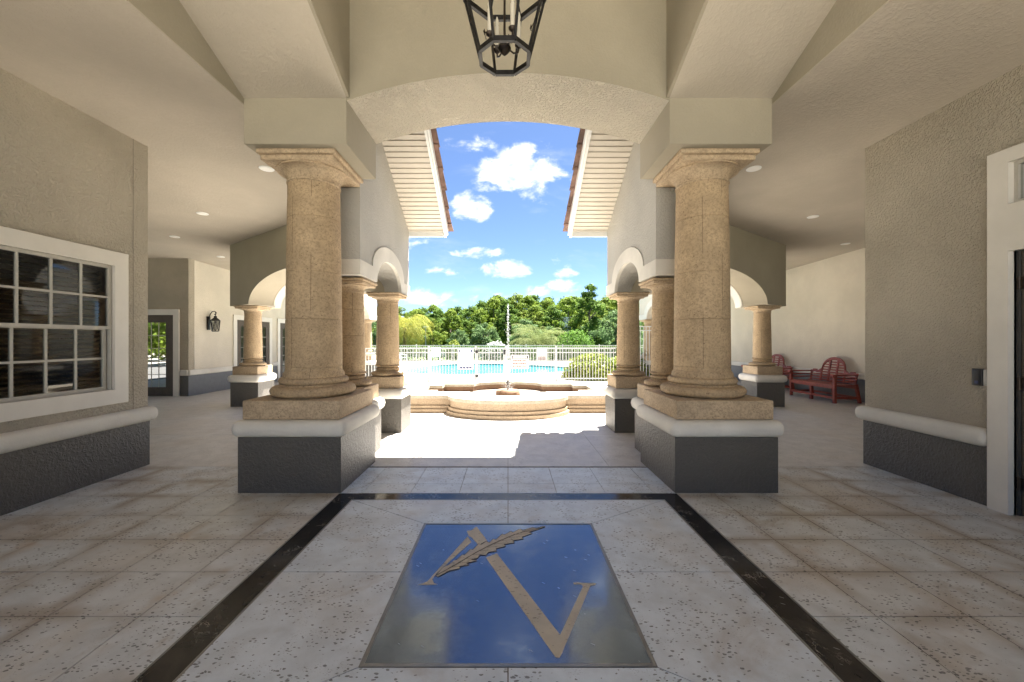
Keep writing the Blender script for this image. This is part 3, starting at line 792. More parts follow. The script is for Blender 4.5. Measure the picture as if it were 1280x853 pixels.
for s in (-1, 1):
    if s < 0:
        w1 = thing('stucco_wall', 'cream stucco wall with a glazed brown door facing the breezeway', 'wall', (s*10, FY, 0))
        w2 = thing('stucco_wall', 'pale corridor wall carrying the black lantern and double doors', 'wall', (s*FXW, 13.5, 0))
    else:
        w1 = thing('stucco_wall', 'cream stucco end wall past the card reader wall', 'wall', (s*10, FY-2.2, 0))
        w2 = thing('stucco_wall', 'pale plain corridor wall behind the red benches', 'wall', (s*FXW, 13.5, 0))
    yc = FY if s < 0 else FY-2.2      # corner
    bm = new(); box(bm, s*FXW, s*13, yc, yc+.2, 0, 3.75); obj('wall_body', bm, 'stucco', w1, smooth=False)
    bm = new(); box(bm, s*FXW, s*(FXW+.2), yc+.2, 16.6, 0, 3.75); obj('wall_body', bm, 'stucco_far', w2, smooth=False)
    def spans(lo, hi, cuts):
        out = []; a = lo
        for c0, c1 in cuts: out.append((a, c0)); a = c1
        return out+[(a, hi)]
    c1 = [(8.72, 10.04)] if s < 0 else []
    c2 = [(12.3, 14.3), (14.65, 16.5)] if s < 0 else []
    for a, b in spans(FXW, 13, c1):
        bm = new(); bt = new()
        box(bm, s*a, s*b, yc-.012, yc, 0, .545); rbox(bt, s*(a-.0), s*b, yc-.05, yc+.02, .545, .70, .03, 3)
        obj('wall_base', bm, 'dado', w1, smooth=False); obj('wall_trim', bt, 'trim', w1, angle=50)
    for a, b in spans(yc-.012, 16.6, c2):
        if b-a < .02: continue
        bm = new(); bt = new()
        box(bm, s*FXW, s*(FXW-.012), a, b, 0, .545); rbox(bt, s*(FXW+.02), s*(FXW-.05), a, b, .545, .70, .03, 3)
        obj('wall_base', bm, GREY, w2, smooth=False); obj('wall_trim', bt, 'trim', w2, angle=50)
    if s < 0:
        far_door('door', w1, lambda a, d, z: (-a, FY-d, z), 8.88, 9.88, 2.16, 1)
        far_door('door', w2, lambda a, d, z: (-FXW+d, a, z), 12.45, 14.15, 2.13, 2)
        far_door('door', w2, lambda a, d, z: (-FXW+d, a, z), 14.8, 16.35, 2.13, 2)
# ================================================================== LIGHTS ON THE CEILING
cl = [(-3.25, 5.365, 'round recessed ceiling light just behind the large column by the window'), (-5.46, 7.12, 'recessed ceiling light midway between the window wall and lantern wall'), (-7.17, 8.57, 'recessed ceiling light above the glazed brown door area'), (-7.5, 10.4, 'small recessed ceiling light close to the black wall lantern'),
      (3.31, 5.365, 'round recessed ceiling light just behind the large column by the card reader'), (5.58, 7.29, 'recessed ceiling light midway to the red benches'), (7.74, 9.14, 'recessed ceiling light above the red benches')]
for x, y, lab in cl:
    L = thing('ceiling_light', lab, 'ceiling light', (x, y, cz2(y)), 0, 'recessed ceiling lights')
    bm = new(); z = cz2(y)
    lathe(bm, [(.086, z-.010), (.092, z-.004), (.092, z+.002)], 32, (x, y)); obj('light_trim', bm, 'white', L)
    bm = new(); lathe(bm, [(.066, z-.0125), (.069, z-.0105)], 32, (x, y)); obj('lens', bm, 'lens', L)

# ================================================================== HANGING LANTERN
LX, LY, LZ = -.02, 2.3, 3.12
hl = thing('hanging_lantern', 'octagonal black iron lantern with candles hanging under the vault', 'lantern', (LX, LY, LZ))
def oct(r, z, off=.39): return [Vector((LX+r*math.cos(off+math.pi/4*k), LY+r*math.sin(off+math.pi/4*k), z)) for k in range(8)]
bm = new(); a, b = oct(.150, LZ+.012), oct(.26, LZ+.43)
for k in range(8):
    bar(bm, a[k], a[(k+1) % 8], .02, .028); bar(bm, b[k], b[(k+1) % 8], .02, .03); bar(bm, a[k], b[k], .013)
obj('cage', bm, 'iron', hl, smooth=False)
bm = new(); c = oct(.075, LZ+.74)
for k in range(8):
    m = (b[k]+c[k])/2+Vector((0, 0, -.04)); tube(bm, [b[k], m, c[k]], .007, 6)
    bar(bm, c[k], c[(k+1) % 8], .014, .02)
lathe(bm, [(.09, LZ+.745), (.06, LZ+.78), (.02, LZ+.83), (.012, LZ+.86)], 16, (LX, LY)); obj('crown', bm, 'iron', hl)
bm = new(); z = LZ+.86
k = 0
while z < 5.6:
    ax = Vector((1, 0, 0)) if k % 2 else Vector((0, 1, 0))
    pts = [Vector((LX, LY, z+.028))+ax*.014*math.cos(t)+Vector((0, 0, .03*math.sin(t))) for t in [2*math.pi*i/10 for i in range(11)]]
    tube(bm, pts, .0035, 5); z += .05; k += 1
obj('chain', bm, 'iron', hl)
LC = LZ-.05
bm = new()
tube(bm, [(LX, LY, LC+.12), (LX, LY, LZ+.80)], .007, 8)
lathe(bm, [(.004, LC+.07), (.02, LC+.085), (.038, LC+.11), (.03, LC+.14), (.012, LC+.16)], 20, (LX, LY))
for k in range(4):
    t = math.pi/2*k+.5; d = Vector((math.cos(t), math.sin(t), 0)); o = Vector((LX, LY, LC))
    tube(bm, [o+d*.02+Vector((0,0,.12)), o+d*.06+Vector((0,0,.105)), o+d*.09+Vector((0,0,.12)), o+d*.095+Vector((0,0,.15))], .005, 6)
    lathe(bm, [(.008, LC+.145), (.022, LC+.158), (.024, LC+.165)], 12, (LX+d.x*.095, LY+d.y*.095))
arm = obj('candle_arms', bm, 'bronze', hl)
for k in range(4):
    t = math.pi/2*k+.5; bm = new(); lathe(bm, [(.0125, LC+.166), (.0125, LC+.30), (.008, LC+.305), (.012, LC+.33), (.003, LC+.36)], 12, (LX+.095*math.cos(t), LY+.095*math.sin(t))); obj('candle', bm, 'candle', hl)
for k in range(8):
    bm = new()
    m = a[k].lerp(b[k], .62); i = (Vector((LX, LY, m.z))-m).normalized()
    n2 = a[(k+1) % 8].lerp(b[(k+1) % 8], .62); e = (n2-m).normalized()
    tube(bm, [m, m+e*.035+Vector((0,0,.03)), m+e*.06+Vector((0,0,.0)), m+e*.045+Vector((0,0,-.03))], .003, 5)
    for j in range(2):
        q = m+e*(.03+.03*j)+Vector((0, 0, .03-.02*j)); v = [bm.verts.new(q+w) for w in (Vector((0,0,.022)), e*.010, Vector((0,0,-.022)), e*-.010)]; bm.faces.new(v)
    obj('scroll_leaf', bm, 'bronze', hl)

# ================================================================== WALL LANTERN
wx, wy, wz = -FXW, 11.29, 1.80
wl = thing('wall_lantern', 'black scroll-arm carriage lantern mounted on the pale corridor wall', 'lantern', (wx, wy, wz))
bm = new(); rbox(bm, wx, wx+.03, wy-.06, wy+.06, wz-.02, wz+.36, .012, 2); obj('back_plate', bm, 'iron', wl)
bm = new(); tube(bm, [(wx+.02, wy, wz+.25), (wx+.06, wy, wz+.42), (wx+.12, wy, wz+.50), (wx+.19, wy, wz+.51), (wx+.24, wy, wz+.46), (wx+.22, wy, wz+.41), (wx+.18, wy, wz+.42)], .012, 8)
tube(bm, [(wx+.21, wy, wz+.5), (wx+.21, wy, wz+.36)], .008, 8); obj('scroll_arm', bm, 'iron', wl)
cx, cy = wx+.21, wy
bm = new()
lathe(bm, [(.02, wz+.38), (.045, wz+.36), (.04, wz+.33), (.135, wz+.25), (.13, wz+.235)], 6, (cx, cy))
lathe(bm, [(.075, wz-.07), (.095, wz-.06), (.095, wz-.045)], 6, (cx, cy))
for k in range(6):
    t = math.pi/3*k; t2 = t+math.pi/3
    bar(bm, (cx+.09*math.cos(t), cy+.09*math.sin(t), wz-.05), (cx+.12*math.cos(t), cy+.12*math.sin(t), wz+.24), .012)
    bar(bm, (cx+.09*math.cos(t), cy+.09*math.sin(t), wz-.05), (cx+.12*math.cos(t2), cy+.12*math.sin(t2), wz+.24), .007)
    bar(bm, (cx+.09*math.cos(t2), cy+.09*math.sin(t2), wz-.05), (cx+.12*math.cos(t), cy+.12*math.sin(t), wz+.24), .007)
obj('lamp_cage', bm, 'iron', wl)
bm = new(); lathe(bm, [(.07, wz-.04), (.1, wz+.23)], 6, (cx, cy)); obj('lamp_glass', bm, 'glass', wl)

# ================================================================== BENCHES (local: seat runs along +x, back at +y)
def bench(label, L=1.5):
    t = thing('garden_bench', label, 'bench', (0, 0, 0), 0, 'red arched-back garden benches')
    d = .56
    bm = new()
    for i in range(6): rbox(bm, -L/2+.03, L/2-.03, .03+i*.085, .03+i*.085+.07, .405, .43, .006, 1)
    box(bm, -L/2, L/2, .0, .028, .34, .425); box(bm, -L/2, L/2, d-.06, d-.03, .34, .405); obj('seat', bm, 'bench', t, smooth=False)
    for x in (-L/2+.032, 0, L/2-.032):
        bm = new(); top = .66 if abs(x) > .1 else .34
        box(bm, x-.03, x+.03, -.002, .055, 0, top); obj('leg', bm, 'bench', t, smooth=False)
        bm = new(); bar(bm, (x, d+.06, 0), (x, d-.03, .45), .055); obj('leg', bm, 'bench', t, smooth=False)
    bm = new(); box(bm, -L/2+.06, L/2-.06, .005, .035, .1, .155); box(bm, -L/2+.06, L/2-.06, d+.0, d+.03, .1, .15)
    for x in (-L/2+.032, L/2-.032): box(bm, x-.016, x+.016, .055, d+.03, .1, .155)
    obj('stretcher', bm, 'bench', t, smooth=False)
    # back: stepped shoulders rising to a round arch
    W = L/2-.03; cw = .36
    def top(x):
        ax = abs(x)
        if ax < cw: return .76+.30*math.sqrt(max(0, 1-(ax/cw)**2))
        if ax < cw+.10: return .76-.06*((ax-cw)/.10)
        if ax < W-.07: return .70+.03*(1 if ax > W-.2 else 0)
        return .70
    B = lambda x, z: Vector((x, d-.03+.16*(z-.42), z))
    bm = new(); N = 64; th = .06
    xs = [-W+2*W*i/N for i in range(N+1)]
    fr = []
    for x in xs:
        z = top(x); lo = B(x, z-th*(1.0 if abs(x) < cw*.9 else 1)); hi = B(x, z)
        fr.append([bm.verts.new(p) for p in (lo+Vector((0,-.02,0)), hi+Vector((0,-.02,0)), hi+Vector((0,.022,0)), lo+Vector((0,.022,0)))])
    for p, q in zip(fr, fr[1:]):
        for k in range(4): bm.faces.new((p[k], q[k], q[(k+1) % 4], p[(k+1) % 4]))
    bm.faces.new(fr[0]); bm.faces.new(fr[-1][::-1])
    for x in (-W+.025, -cw, -cw/3, cw/3, cw, W-.025): bar(bm, B(x, .44), B(x, top(x)-.03), .042, .03)
    z = .47
    while z < 1.0:
        ok = [x for x in xs if top(x) > z+.045]
        if ok: bar(bm, B(min(ok), z), B(max(ok), z), .014, .034)
        z += .066
    obj('backrest', bm, 'bench', t, smooth=False)
    for x in (-L/2+.032, L/2-.032):
        bm = new()
        rbox(bm, x-.045, x+.045, .0, d-.01, .652, .682, .008, 2)
        tube(bm, [(x-.045, -.005, .64), (x+.045, -.005, .64)], .045, 14)
        for z in (.50, .57): box(bm, x-.012, x+.012, .055, d-.02, z, z+.03)
        obj('armrest', bm, 'bench', t, smooth=False)
    return t
b1 = bench('red wooden garden bench with arched slatted back, fully visible against the pale wall')
b1.location = (7.68, 10.12, 0); b1.rotation_euler.z = -math.pi/2
b2 = copy_tree(b1); b2.location = (7.72, 12.35, 0)
b2['label'] = 'red wooden garden bench half hidden behind the short column and pedestal'
# ================================================================== FOUNTAIN
FC = 9.45
def ell(cx, cy, a, b, t0, t1, n=18): return [(cx+a*math.cos(t0+(t1-t0)*i/n), cy+b*math.sin(t0+(t1-t0)*i/n)) for i in range(n+1)]
def f_out():
    f = ell(0, 8.24, 1.19, .76, math.pi, 2*math.pi, 26)                      # front lobe, left to right
    r = [(2.55, 8.24), (2.55, 10.66)]
    b = ell(0, 10.66, 1.19, .70, 0, math.pi, 26)
    l = [(-2.55, 10.66), (-2.55, 8.24)]
    return f+r+b+l
def f_in():
    f = ell(0, 8.72, .86, .62, math.pi, 2*math.pi, 22)
    r = [(1.55, 8.72)] + ell(1.98, 9.02, .34, .30, math.pi*1.5, 1.5*math.pi, 1) + [(1.98, 9.02), (1.98, 9.9), (1.62, 9.9), (1.62, 10.3)]
    r = [(1.62, 8.72), (1.62, 9.02), (1.98, 9.02), (1.98, 9.95), (1.66, 9.95), (1.66, 10.3)]
    b = ell(0, 10.3, .90, .55, 0, math.pi, 22)
    l = [(-x, y) for x, y in r[::-1]]
    return f+r+b+l
def off(pts, d):
    q = []; n = len(pts)
    for i in range(n):
        p0, p1, p2 = Vector(pts[i-1]), Vector(pts[i]), Vector(pts[(i+1) % n])
        a, b = (p1-p0), (p2-p1)
        if a.length < 1e-6 or b.length < 1e-6: q.append(tuple(p1)); continue
        a.normalize(); b.normalize()
        na, nb = Vector((a.y, -a.x)), Vector((b.y, -b.x))
        k = 1+na.dot(nb); k = max(k, .5)
        m = p1+(na+nb)/k*d; q.append((m.x, m.y))
    return q
def ringwall(bm, outer, inner, z0, z1):
    es = []
    L = {}
    for z in (z0, z1):
        vo = [bm.verts.new((x, y, z)) for x, y in outer]; vi = [bm.verts.new((x, y, z)) for x, y in inner]
        L[z] = (vo, vi)
        e = [bm.edges.new((l[i], l[(i+1) % len(l)])) for l in (vo, vi) for i in range(len(l))]
        bmesh.ops.triangle_fill(bm, edges=e, use_beauty=True)
    for k in (0, 1):
        a, b = L[z0][k], L[z1][k]
        for i in range(len(a)): bm.faces.new((a[i], a[(i+1) % len(a)], b[(i+1) % len(a)], b[i]))
fo, fi = f_out(), f_in()
ft = thing('fountain', 'low lobed stone fountain basin with a slender central water jet', 'fountain', (0, FC, 0))
for nm, o, z0, z1, m in (('basin_step', .075, 0, .075, 'fount'), ('basin_step', .035, .076, .145, 'fount'), ('basin_wall', 0, .146, .29, 'fount'), ('coping', .045, .291, .36, 'coping')):
    bm = new(); ringwall(bm, off(fo, o), off(fi, -.0 if nm != 'coping' else -.03), z0, z1)
    obj(nm, bm, m, ft, angle=40)
bm = new(); sheet(bm, off(fi, .05), .165); obj('water_surface', bm, 'basin', ft, recalc=False)
bm = new(); ringwall(bm, off(fi, .003), off(fi, -.012), .1, .288); obj('tile_lining', bm, MAT['rock'], ft, angle=40)
JY = 9.35
bm = new()
nn = 14; rr = random.Random(3)
rings = []
for r, z in ((.24, .08), (.285, .2), (.28, .29), (.25, .33), (.12, .335)):
    rings.append([bm.verts.new((r*(1+rr.uniform(-.06, .06))*math.cos(2*math.pi*k/nn), JY+r*(1+rr.uniform(-.06, .06))*math.sin(2*math.pi*k/nn), z+rr.uniform(-.012, .012))) for k in range(nn)])
for a, b in zip(rings, rings[1:]):
    for k in range(nn): bm.faces.new((a[k], a[(k+1) % nn], b[(k+1) % nn], b[k]))
bm.faces.new(rings[-1]); obj('rock_collar', bm, 'rock', ft)
bm = new(); tube(bm, [(0, JY, .30), (0, JY, .50)], .022, 10); lathe(bm, [(.03, .46), (.045, .50), (.03, .53), (.014, .56)], 12, (0, JY)); obj('nozzle', bm, 'bronze', ft)
def jet(bm, cx, cy, z0, z1, w0, w1, nd, seed, dr=.014, core=.86):
    r = random.Random(seed); n = 40; pts, rad = [], []
    for i in range(n+1):
        u = i/n
        pts.append((cx+r.uniform(-1, 1)*w1*.12*u, cy+r.uniform(-1, 1)*w1*.12*u, z0+(z1-z0)*u*core)); rad.append((w0+(w1-w0)*u*.5)*r.uniform(.7, 1.25)*(1 if u < .85 else max(.15, (1-u)/.15)))
    tube(bm, pts, rad, 7)
    for i in range(nd):
        u = r.random(); th = r.uniform(0, 6.28); spread = max(w1, .02)*(1.0+1.6*(1-u))*abs(r.gauss(0, .75))
        p = Vector((cx+spread*math.cos(th), cy+spread*math.sin(th), z0+(z1-z0)*u)); s = dr*r.uniform(.4, 1.2)
        v = [bm.verts.new(p+Vector(q)*s) for q in ((1,0,0),(-.5,.86,0),(-.5,-.86,0),(0,0,2.2))]
        for f in ((0,1,3),(1,2,3),(2,0,3),(0,2,1)): bm.faces.new([v[k] for k in f])
bm = new(); jet(bm, 0, JY, .55, 2.33, .007, .012, 800, 5, .0085, .16)
r9 = random.Random(77)
for i in range(900):
    a = r9.uniform(0, 6.28); d = abs(r9.gauss(0, .075)); z = r9.uniform(.34, .95)-d*1.2
    p = Vector((d*math.cos(a), JY+d*math.sin(a), max(.33, z))); s = .008*r9.uniform(.5, 1.2)
    v = [bm.verts.new(p+Vector(q)*s) for q in ((1,0,0),(-.5,.86,0),(-.5,-.86,0),(0,0,2.4))]
    for f in ((0,1,3),(1,2,3),(2,0,3),(0,2,1)): bm.faces.new([v[k] for k in f])
obj('water_jet', bm, 'spray', ft, recalc=False)

# ================================================================== FENCES
def fence(label, x0, x1, y, h, sp, posts, gap=None, pk=.018):
    t = thing('metal_fence', label, 'fence', ((x0+x1)/2, y, 0))
    for a, b in ([(x0, x1)] if not gap else [(x0, gap[0]), (gap[1], x1)]):
      bm = new()
      x = a+sp/2
      while x < b:
        box(bm, x-pk/2, x+pk/2, y-pk/2, y+pk/2, .06, h-.02)
        x += sp
      obj('picket_panel', bm, 'fence', t, smooth=False)
    for z in (h-.03, h-.17, .13):
        bm = new()
        for a, b in ([(x0, x1)] if not gap else [(x0, gap[0]), (gap[1], x1)]): box(bm, a, b, y-.02, y+.02, z-.017, z+.017)
        obj('rail', bm, 'fence', t, smooth=False)
    for x in posts:
        bm = new(); box(bm, x-.03, x+.03, y-.03, y+.03, 0, h+.04); box(bm, x-.036, x+.036, y-.036, y+.036, h+.04, h+.055); obj('post', bm, 'fence', t, smooth=False)
    return t
NF = 14.1
fence('white picket fence carrying two notice boards in front of the pool', -5.3, 3.82, NF, 1.22, .105, [-5.3, -2.8, -1.14, -.07, 1.7], (-1.11, -.1))
fence('taller white picket fence continuing beyond the yellow hedge', 3.9, 5.35, NF, 2.0, .105, [3.9, 5.35])
gt = thing('pool_gate', 'white picket gate with black latch hinges in the near pool fence', 'gate', (-.6, NF, 0))
bm = new(); x = -1.0
while x < -.12: box(bm, x-.009, x+.009, NF-.009, NF+.009, .08, 1.2); x += .105
obj('picket_panel', bm, 'fence', gt, smooth=False)
bm = new()
for z in (1.19, 1.05, .12): box(bm, -1.08, -.12, NF-.018, NF+.018, z-.018, z+.018)
for x in (-1.07, -.135): box(bm, x-.018, x+.018, NF-.02, NF+.02, .06, 1.22)
obj('gate_frame', bm, 'fence', gt, smooth=False)
for z in (.22, 1.08): bm = new(); rbox(bm, -1.15, -1.06, NF-.06, NF-.03, z-.05, z+.05, .01, 2); obj('hinge', bm, 'plastic', gt)
bm = new(); rbox(bm, -.16, -.08, NF-.06, NF-.03, .98, 1.14, .01, 2); obj('latch', bm, 'plastic', gt)
fence('far white picket fence along the pool deck below the trees', -16, 16, 26.8, 1.15, .13, [-16+2.46*i for i in range(14)], None, .018)
# signs
def sign(label, x0, x1, y, z0, z1, hdr, lines, foot=None, body='signw', txt='plate'):
    t = thing('notice_board', label, 'sign', ((x0+x1)/2, y, z0))
    bm = new(); rbox(bm, x0, x1, y-.008, y+.004, z0, z1, .004, 1); obj('board', bm, body, t)
    if hdr:
        bm = new(); box(bm, x0+.03, x1-.03, y-.012, y-.0085, z1-hdr[1]-.03, z1-.03); obj('header', bm, hdr[0], t, smooth=False)
        bm = new(); r = random.Random(4); x = x0+.07
        while x < x1-.1:
            w = r.uniform(.025, .05); box(bm, x, x+w, y-.0145, y-.0125, z1-hdr[1]*.8-.03, z1-.03-hdr[1]*.2); x += w+.015
        obj('header_text', bm, body, t, smooth=False)
    if lines:
        r = random.Random(9); n, a, b, lh = lines
        for i in range(n):
            bm = new()
            z = b-(b-a)*i/max(1, n-1); x = x0+.05+r.uniform(0, .03)
            while x < x1-.08:
                w = r.uniform(.02, .06)
                if x+w > x1-.05: break
                box(bm, x, x+w, y-.011, y-.0085, z-lh/2, z+lh/2); x += w+.014
            obj('text_line', bm, txt, t, smooth=False)
    if foot:
        bm = new(); w = (x1-x0-.1)/4
        for i in range(4): box(bm, x0+.05+i*w+.01, x0+.05+(i+1)*w-.01, y-.011, y-.0085, z0+.02, z0+.02+foot)
        obj('pictogram', bm, 'signblue', t, smooth=False)
    return t
sign('tall white notice board with navy header and small print on the pool fence', -1.76, -1.22, NF-.035, .46, 1.18, ('signblue', .09), (9, .62, .98, .016), .07)
sign('white warning board with black header and red lettering on the pool fence', .10, .74, NF-.035, .48, .97, ('signblack', .11), (3, .57, .76, .06), None, 'signw', 'signred')
sign('small pink and brown notice hanging on the far pool fence', 1.95, 2.62, 26.76, .1, .98, None, (5, .16, .36, .05), None, 'signw', 'signtan')
# pool chairs
def chair(label, loc, rz):
    t = thing('pool_chair', label, 'chair', (0, 0, 0), 0, 'sling chairs by the pool')
    for x in (-.29, .29):
        bm = new(); tube(bm, [(x, -.32, .0), (x, -.30, .58), (x, .22, .60)], .018, 8); obj('leg', bm, 'white', t)
        bm = new(); tube(bm, [(x, .38, .0), (x, .12, .38), (x, -.28, .40)], .018, 8); obj('leg', bm, 'white', t)
    bm = new(); tube(bm, [(-.29, .12, .38), (-.29, .42, 1.0), (.29, .42, 1.0), (.29, .12, .38)], .018, 8); obj('back_frame', bm, 'white', t)
    bm = new(); prism(bm, [(-.28, .40), (.12, .37), (.12, .385), (-.28, .415)], (-.27, 0, 0), (0, 1, 0), (1, 0, 0), .54); obj('seat', bm, 'sling', t, smooth=False)
    bm = new(); prism(bm, [(.13, .40), (.41, .98), (.425, .97), (.145, .39)], (-.27, 0, 0), (0, 1, 0), (1, 0, 0), .54); obj('backrest', bm, 'sling', t, smooth=False)
    t.location = loc; t.rotation_euler.z = rz
    return t
ch = chair('pale blue sling chair facing the pool in front of the far fence', (-4.72, 25.9, 0), .1)
c2 = copy_tree(ch); c2.location = (-6.75, 24.7, 0); c2.rotation_euler.z = 1.2; c2['label'] = 'blue sling chair turned sideways by the pool, beside the short column'
# tall thin lamp post across the lawn
lp = thing('street_lamp', 'thin grey lamp post standing before the tree line', 'street lamp', (-9.3, 45, -.16))
bm = new(); tube(bm, [(-9.3, 45, -.16), (-9.3, 45, 2.9)], [.07, .05], 10); obj('post', bm, 'strip', lp)
bm = new(); box(bm, -9.55, -8.95, 44.9, 45.1, 2.9, 3.05); obj('lamp_head', bm, 'plate', lp, smooth=False)

# ================================================================== PLANTS
def leaves(bm, r, centre, rad, n, size, squash=1.0):
    for i in range(n):
        while True:
            q = Vector((r.uniform(-1, 1), r.uniform(-1, 1), r.uniform(-1, 1)))
            if .1 < q.length < 1: break
        q = q*r.uniform(.7, 1.3)
        p = centre+Vector((q.x*rad, q.y*rad, q.z*rad*squash))
        nrm = (q+Vector((r.uniform(-.8, .8), r.uniform(-.8, .8), r.uniform(-.3, 1.0)))).normalized()
        t = nrm.cross(Vector((r.uniform(-1, 1), r.uniform(-1, 1), r.uniform(-1, 1)))).normalized(); b = nrm.cross(t)
        s = size*r.uniform(.6, 1.3)
        bm.faces.new([bm.verts.new(p+w) for w in (t*s, b*s*.55, -t*s, -b*s*.55)])
def crown(seed, H, W, base, nclump, nleaf, size, lean=0, spire=1.0):
    r = random.Random(seed); bm = new()
    for k in range(nclump):
        u = r.random()
        z = base+(H-base)*u
        wid = 1.4*W*math.sin(math.pi*min(1, (.18+.82*u)))**.6*(1-.35*u*spire)
        th = r.uniform(0, 6.283); d = wid*math.sqrt(r.uniform(.15, 1))
        rad = W*r.uniform(.17, .36)
        leaves(bm, r, Vector((d*math.cos(th), d*math.sin(th)*.8, z)), rad, nleaf, size, r.uniform(.55, .85))
    return bm
def trunk(seed, H, r0, W):
    r = random.Random(seed); bm = new()
    tube(bm, [(0, 0, -.3), (.1*r.uniform(-1, 1), 0, H*.3), (.25*r.uniform(-1, 1), .1, H*.6), (.2*r.uniform(-1, 1), 0, H*.9)], [r0, r0*.8, r0*.5, r0*.15], 8)
    for k in range(6):
        z = H*r.uniform(.3, .65); th = r.uniform(0, 6.28); l = W*r.uniform(.4, .8)
        tube(bm, [(0, 0, z), (l*.5*math.cos(th), l*.5*math.sin(th), z+l*.45), (l*math.cos(th), l*math.sin(th), z+l*.8)], [r0*.4, r0*.25, r0*.08], 6)
    return bm
KINDS = [(9.2, 2.7, 1.2, 60, 130, .17, 'leafA'), (9.6, 2.4, 1.0, 56, 130, .17, 'leafB'), (8.6, 2.9, .8, 60, 130, .17, 'leafC'), (10.4, 2.3, 1.5, 56, 130, .17, 'leafA'), (8.0, 2.8, .6, 56, 130, .17, 'leafB'), (5.0, 2.6, .2, 50, 120, .15, 'leafD')]
proto = []
for i, (H, W, b0, nc, nl, sz, m) in enumerate(KINDS):
    t = thing('forest_tree', 'tree', 'tree', (0, 0, 0), 0, 'trees in the wood beyond the pool')
    obj('crown', crown(20+i, H, W, b0, nc, nl, sz), m, t, smooth=False, recalc=False)
    obj('trunk', trunk(40+i, H, .2, W), 'trunk', t)
    proto.append(t)
names = ['broad mid green tree in the wood', 'dark green upright tree in the wood', 'yellow green spreading tree in the wood', 'tall narrow green tree rising in the wood', 'dense dark green tree low in the wood', 'low blue green bushy tree at the wood edge']
r = random.Random(12); used = [False]*6
def put(k, x, y, sc, lab=None):
    t = proto[k] if not used[k] else copy_tree(proto[k]); used[k] = True
    t.location = (x, y, -.16); t.rotation_euler.z = r.uniform(0, 6.28); t.scale = (sc*r.uniform(.95, 1.1), sc*r.uniform(.95, 1.1), sc)
    t['label'] = lab or (names[k]+' beyond the pool')
    return t
def skyline(px):     # crown top height (m at 66 m) wanted along the picture
    pts = [(440, 384), (510, 386), (540, 383), (580, 386), (600, 378), (630, 368), (650, 371), (700, 374), (760, 372), (830, 376)]
    for (a, ya), (b, yb) in zip(pts, pts[1:]):
        if a <= px <= b: return ya+(yb-ya)*(px-a)/(b-a)
    return 380
for row, (y, n) in enumerate(((81, 25), (74, 22), (67, 20), (61, 17))):
    for i in range(n):
        x = -31+62*(i+.5*(row % 2))/n + r.uniform(-.8, .8); yy = y+r.uniform(-2, 2)
        px = 635+498*x/yy
        h = (425-skyline(px))*yy/498+1.6
        k = r.choice([0, 1, 2, 3, 4, 0, 2, 1])
        sc = h/KINDS[k][0]*r.uniform(.93, 1.05)*(.98, 1, .96, r.uniform(.72, .9))[row]
        put(k, x, yy, sc*.985)
for x, y, sc in ((-14, 57, .8), (-7, 57.5, .62), (-3.5, 57, .8), (2.5, 57, .9), (6, 58, .7), (12.5, 56.5, .9), (-19, 57, .9), (18, 57, .9)): put(5, x, y, sc)
put(1, 9.6, 47, .83, 'tall dark tree standing out above the wood near the archway column')
put(0, 7.4, 49, .72, 'leafy green tree beside the tall dark tree and the distant spray')
for x, y, k in ((-20, -3, 0), (-24, -7, 2), (-28, -12, 1), (-33, -6, 4)): put(k, x, y, .8, 'green tree standing past the breezeway, mirrored in the door glass')
put(5, 11.4, 42, .93, 'rounded blue green tree right behind the clipped dome shrub')
# clipped dome shrub
def shrub(name, label, cat, loc, rx, ry, rz, n, size, mat, seed, stems=True):
    t = thing(name, label, cat, loc)
    r = random.Random(seed); bm = new()
    for i in range(n):
        while True:
            q = Vector((r.gauss(0, 1), r.gauss(0, 1), r.gauss(0, 1)))
            if q.length > .1: break
        q.normalize()
        if q.z < -.1: q.z = -q.z*.5
        k = r.uniform(.86, 1.03) if r.random() < .8 else r.uniform(.5, .9)
        k *= 1+.06*math.sin(7*q.x+3)*math.sin(5*q.z+9*q.y)
        p = Vector(loc)+Vector((q.x*rx*k, q.y*ry*k, max(.02, q.z*rz*k)))
        nrm = (q+Vector((r.uniform(-.9, .9), r.uniform(-.9, .9), r.uniform(-.4, .9)))).normalized()
        tt = nrm.cross(Vector((r.uniform(-1, 1), r.uniform(-1, 1), .3))).normalized(); b = nrm.cross(tt); s = size*r.uniform(.6, 1.3)
        bm.faces.new([bm.verts.new(p+w) for w in (tt*s, b*s*.55, -tt*s, -b*s*.55)])
    obj('foliage', bm, mat, t, smooth=False, recalc=False)
    bm = new()
    for i in range(7):
        a = r.uniform(0, 6.28); l = r.uniform(.3, .7)
        tube(bm, [tuple(Vector(loc)+Vector((.1*math.cos(a), .1*math.sin(a), -.05))), tuple(Vector(loc)+Vector((rx*l*math.cos(a), ry*l*math.sin(a), rz*.75)))], [.03, .008], 5)
    obj('stem', bm, 'trunk', t)
    return t
shrub('dome_shrub', 'clipped dark green dome shrub behind the far pool fence', 'shrub', (5.2, 31, -.1), 1.75, 1.6, 2.35, 7000, .085, 'shrub', 2)
shrub('hedge_bush', 'yellow green rounded hedge bush behind the near fence pickets', 'shrub', (3.2, 15.2, 0), 1.12, .75, .98, 6500, .055, 'hedge', 3)
shrub('hedge_bush', 'second yellow green bush partly behind the short column', 'shrub', (4.6, 15.3, 0), .95, .75, .92, 4500, .055, 'hedge', 4)
shrub('silver_shrub', 'silvery feathery shrub seen behind the fountain jet', 'shrub', (-1.0, 33, -.1), 1.25, .9, 1.45, 2600, .09, 'silver', 6)
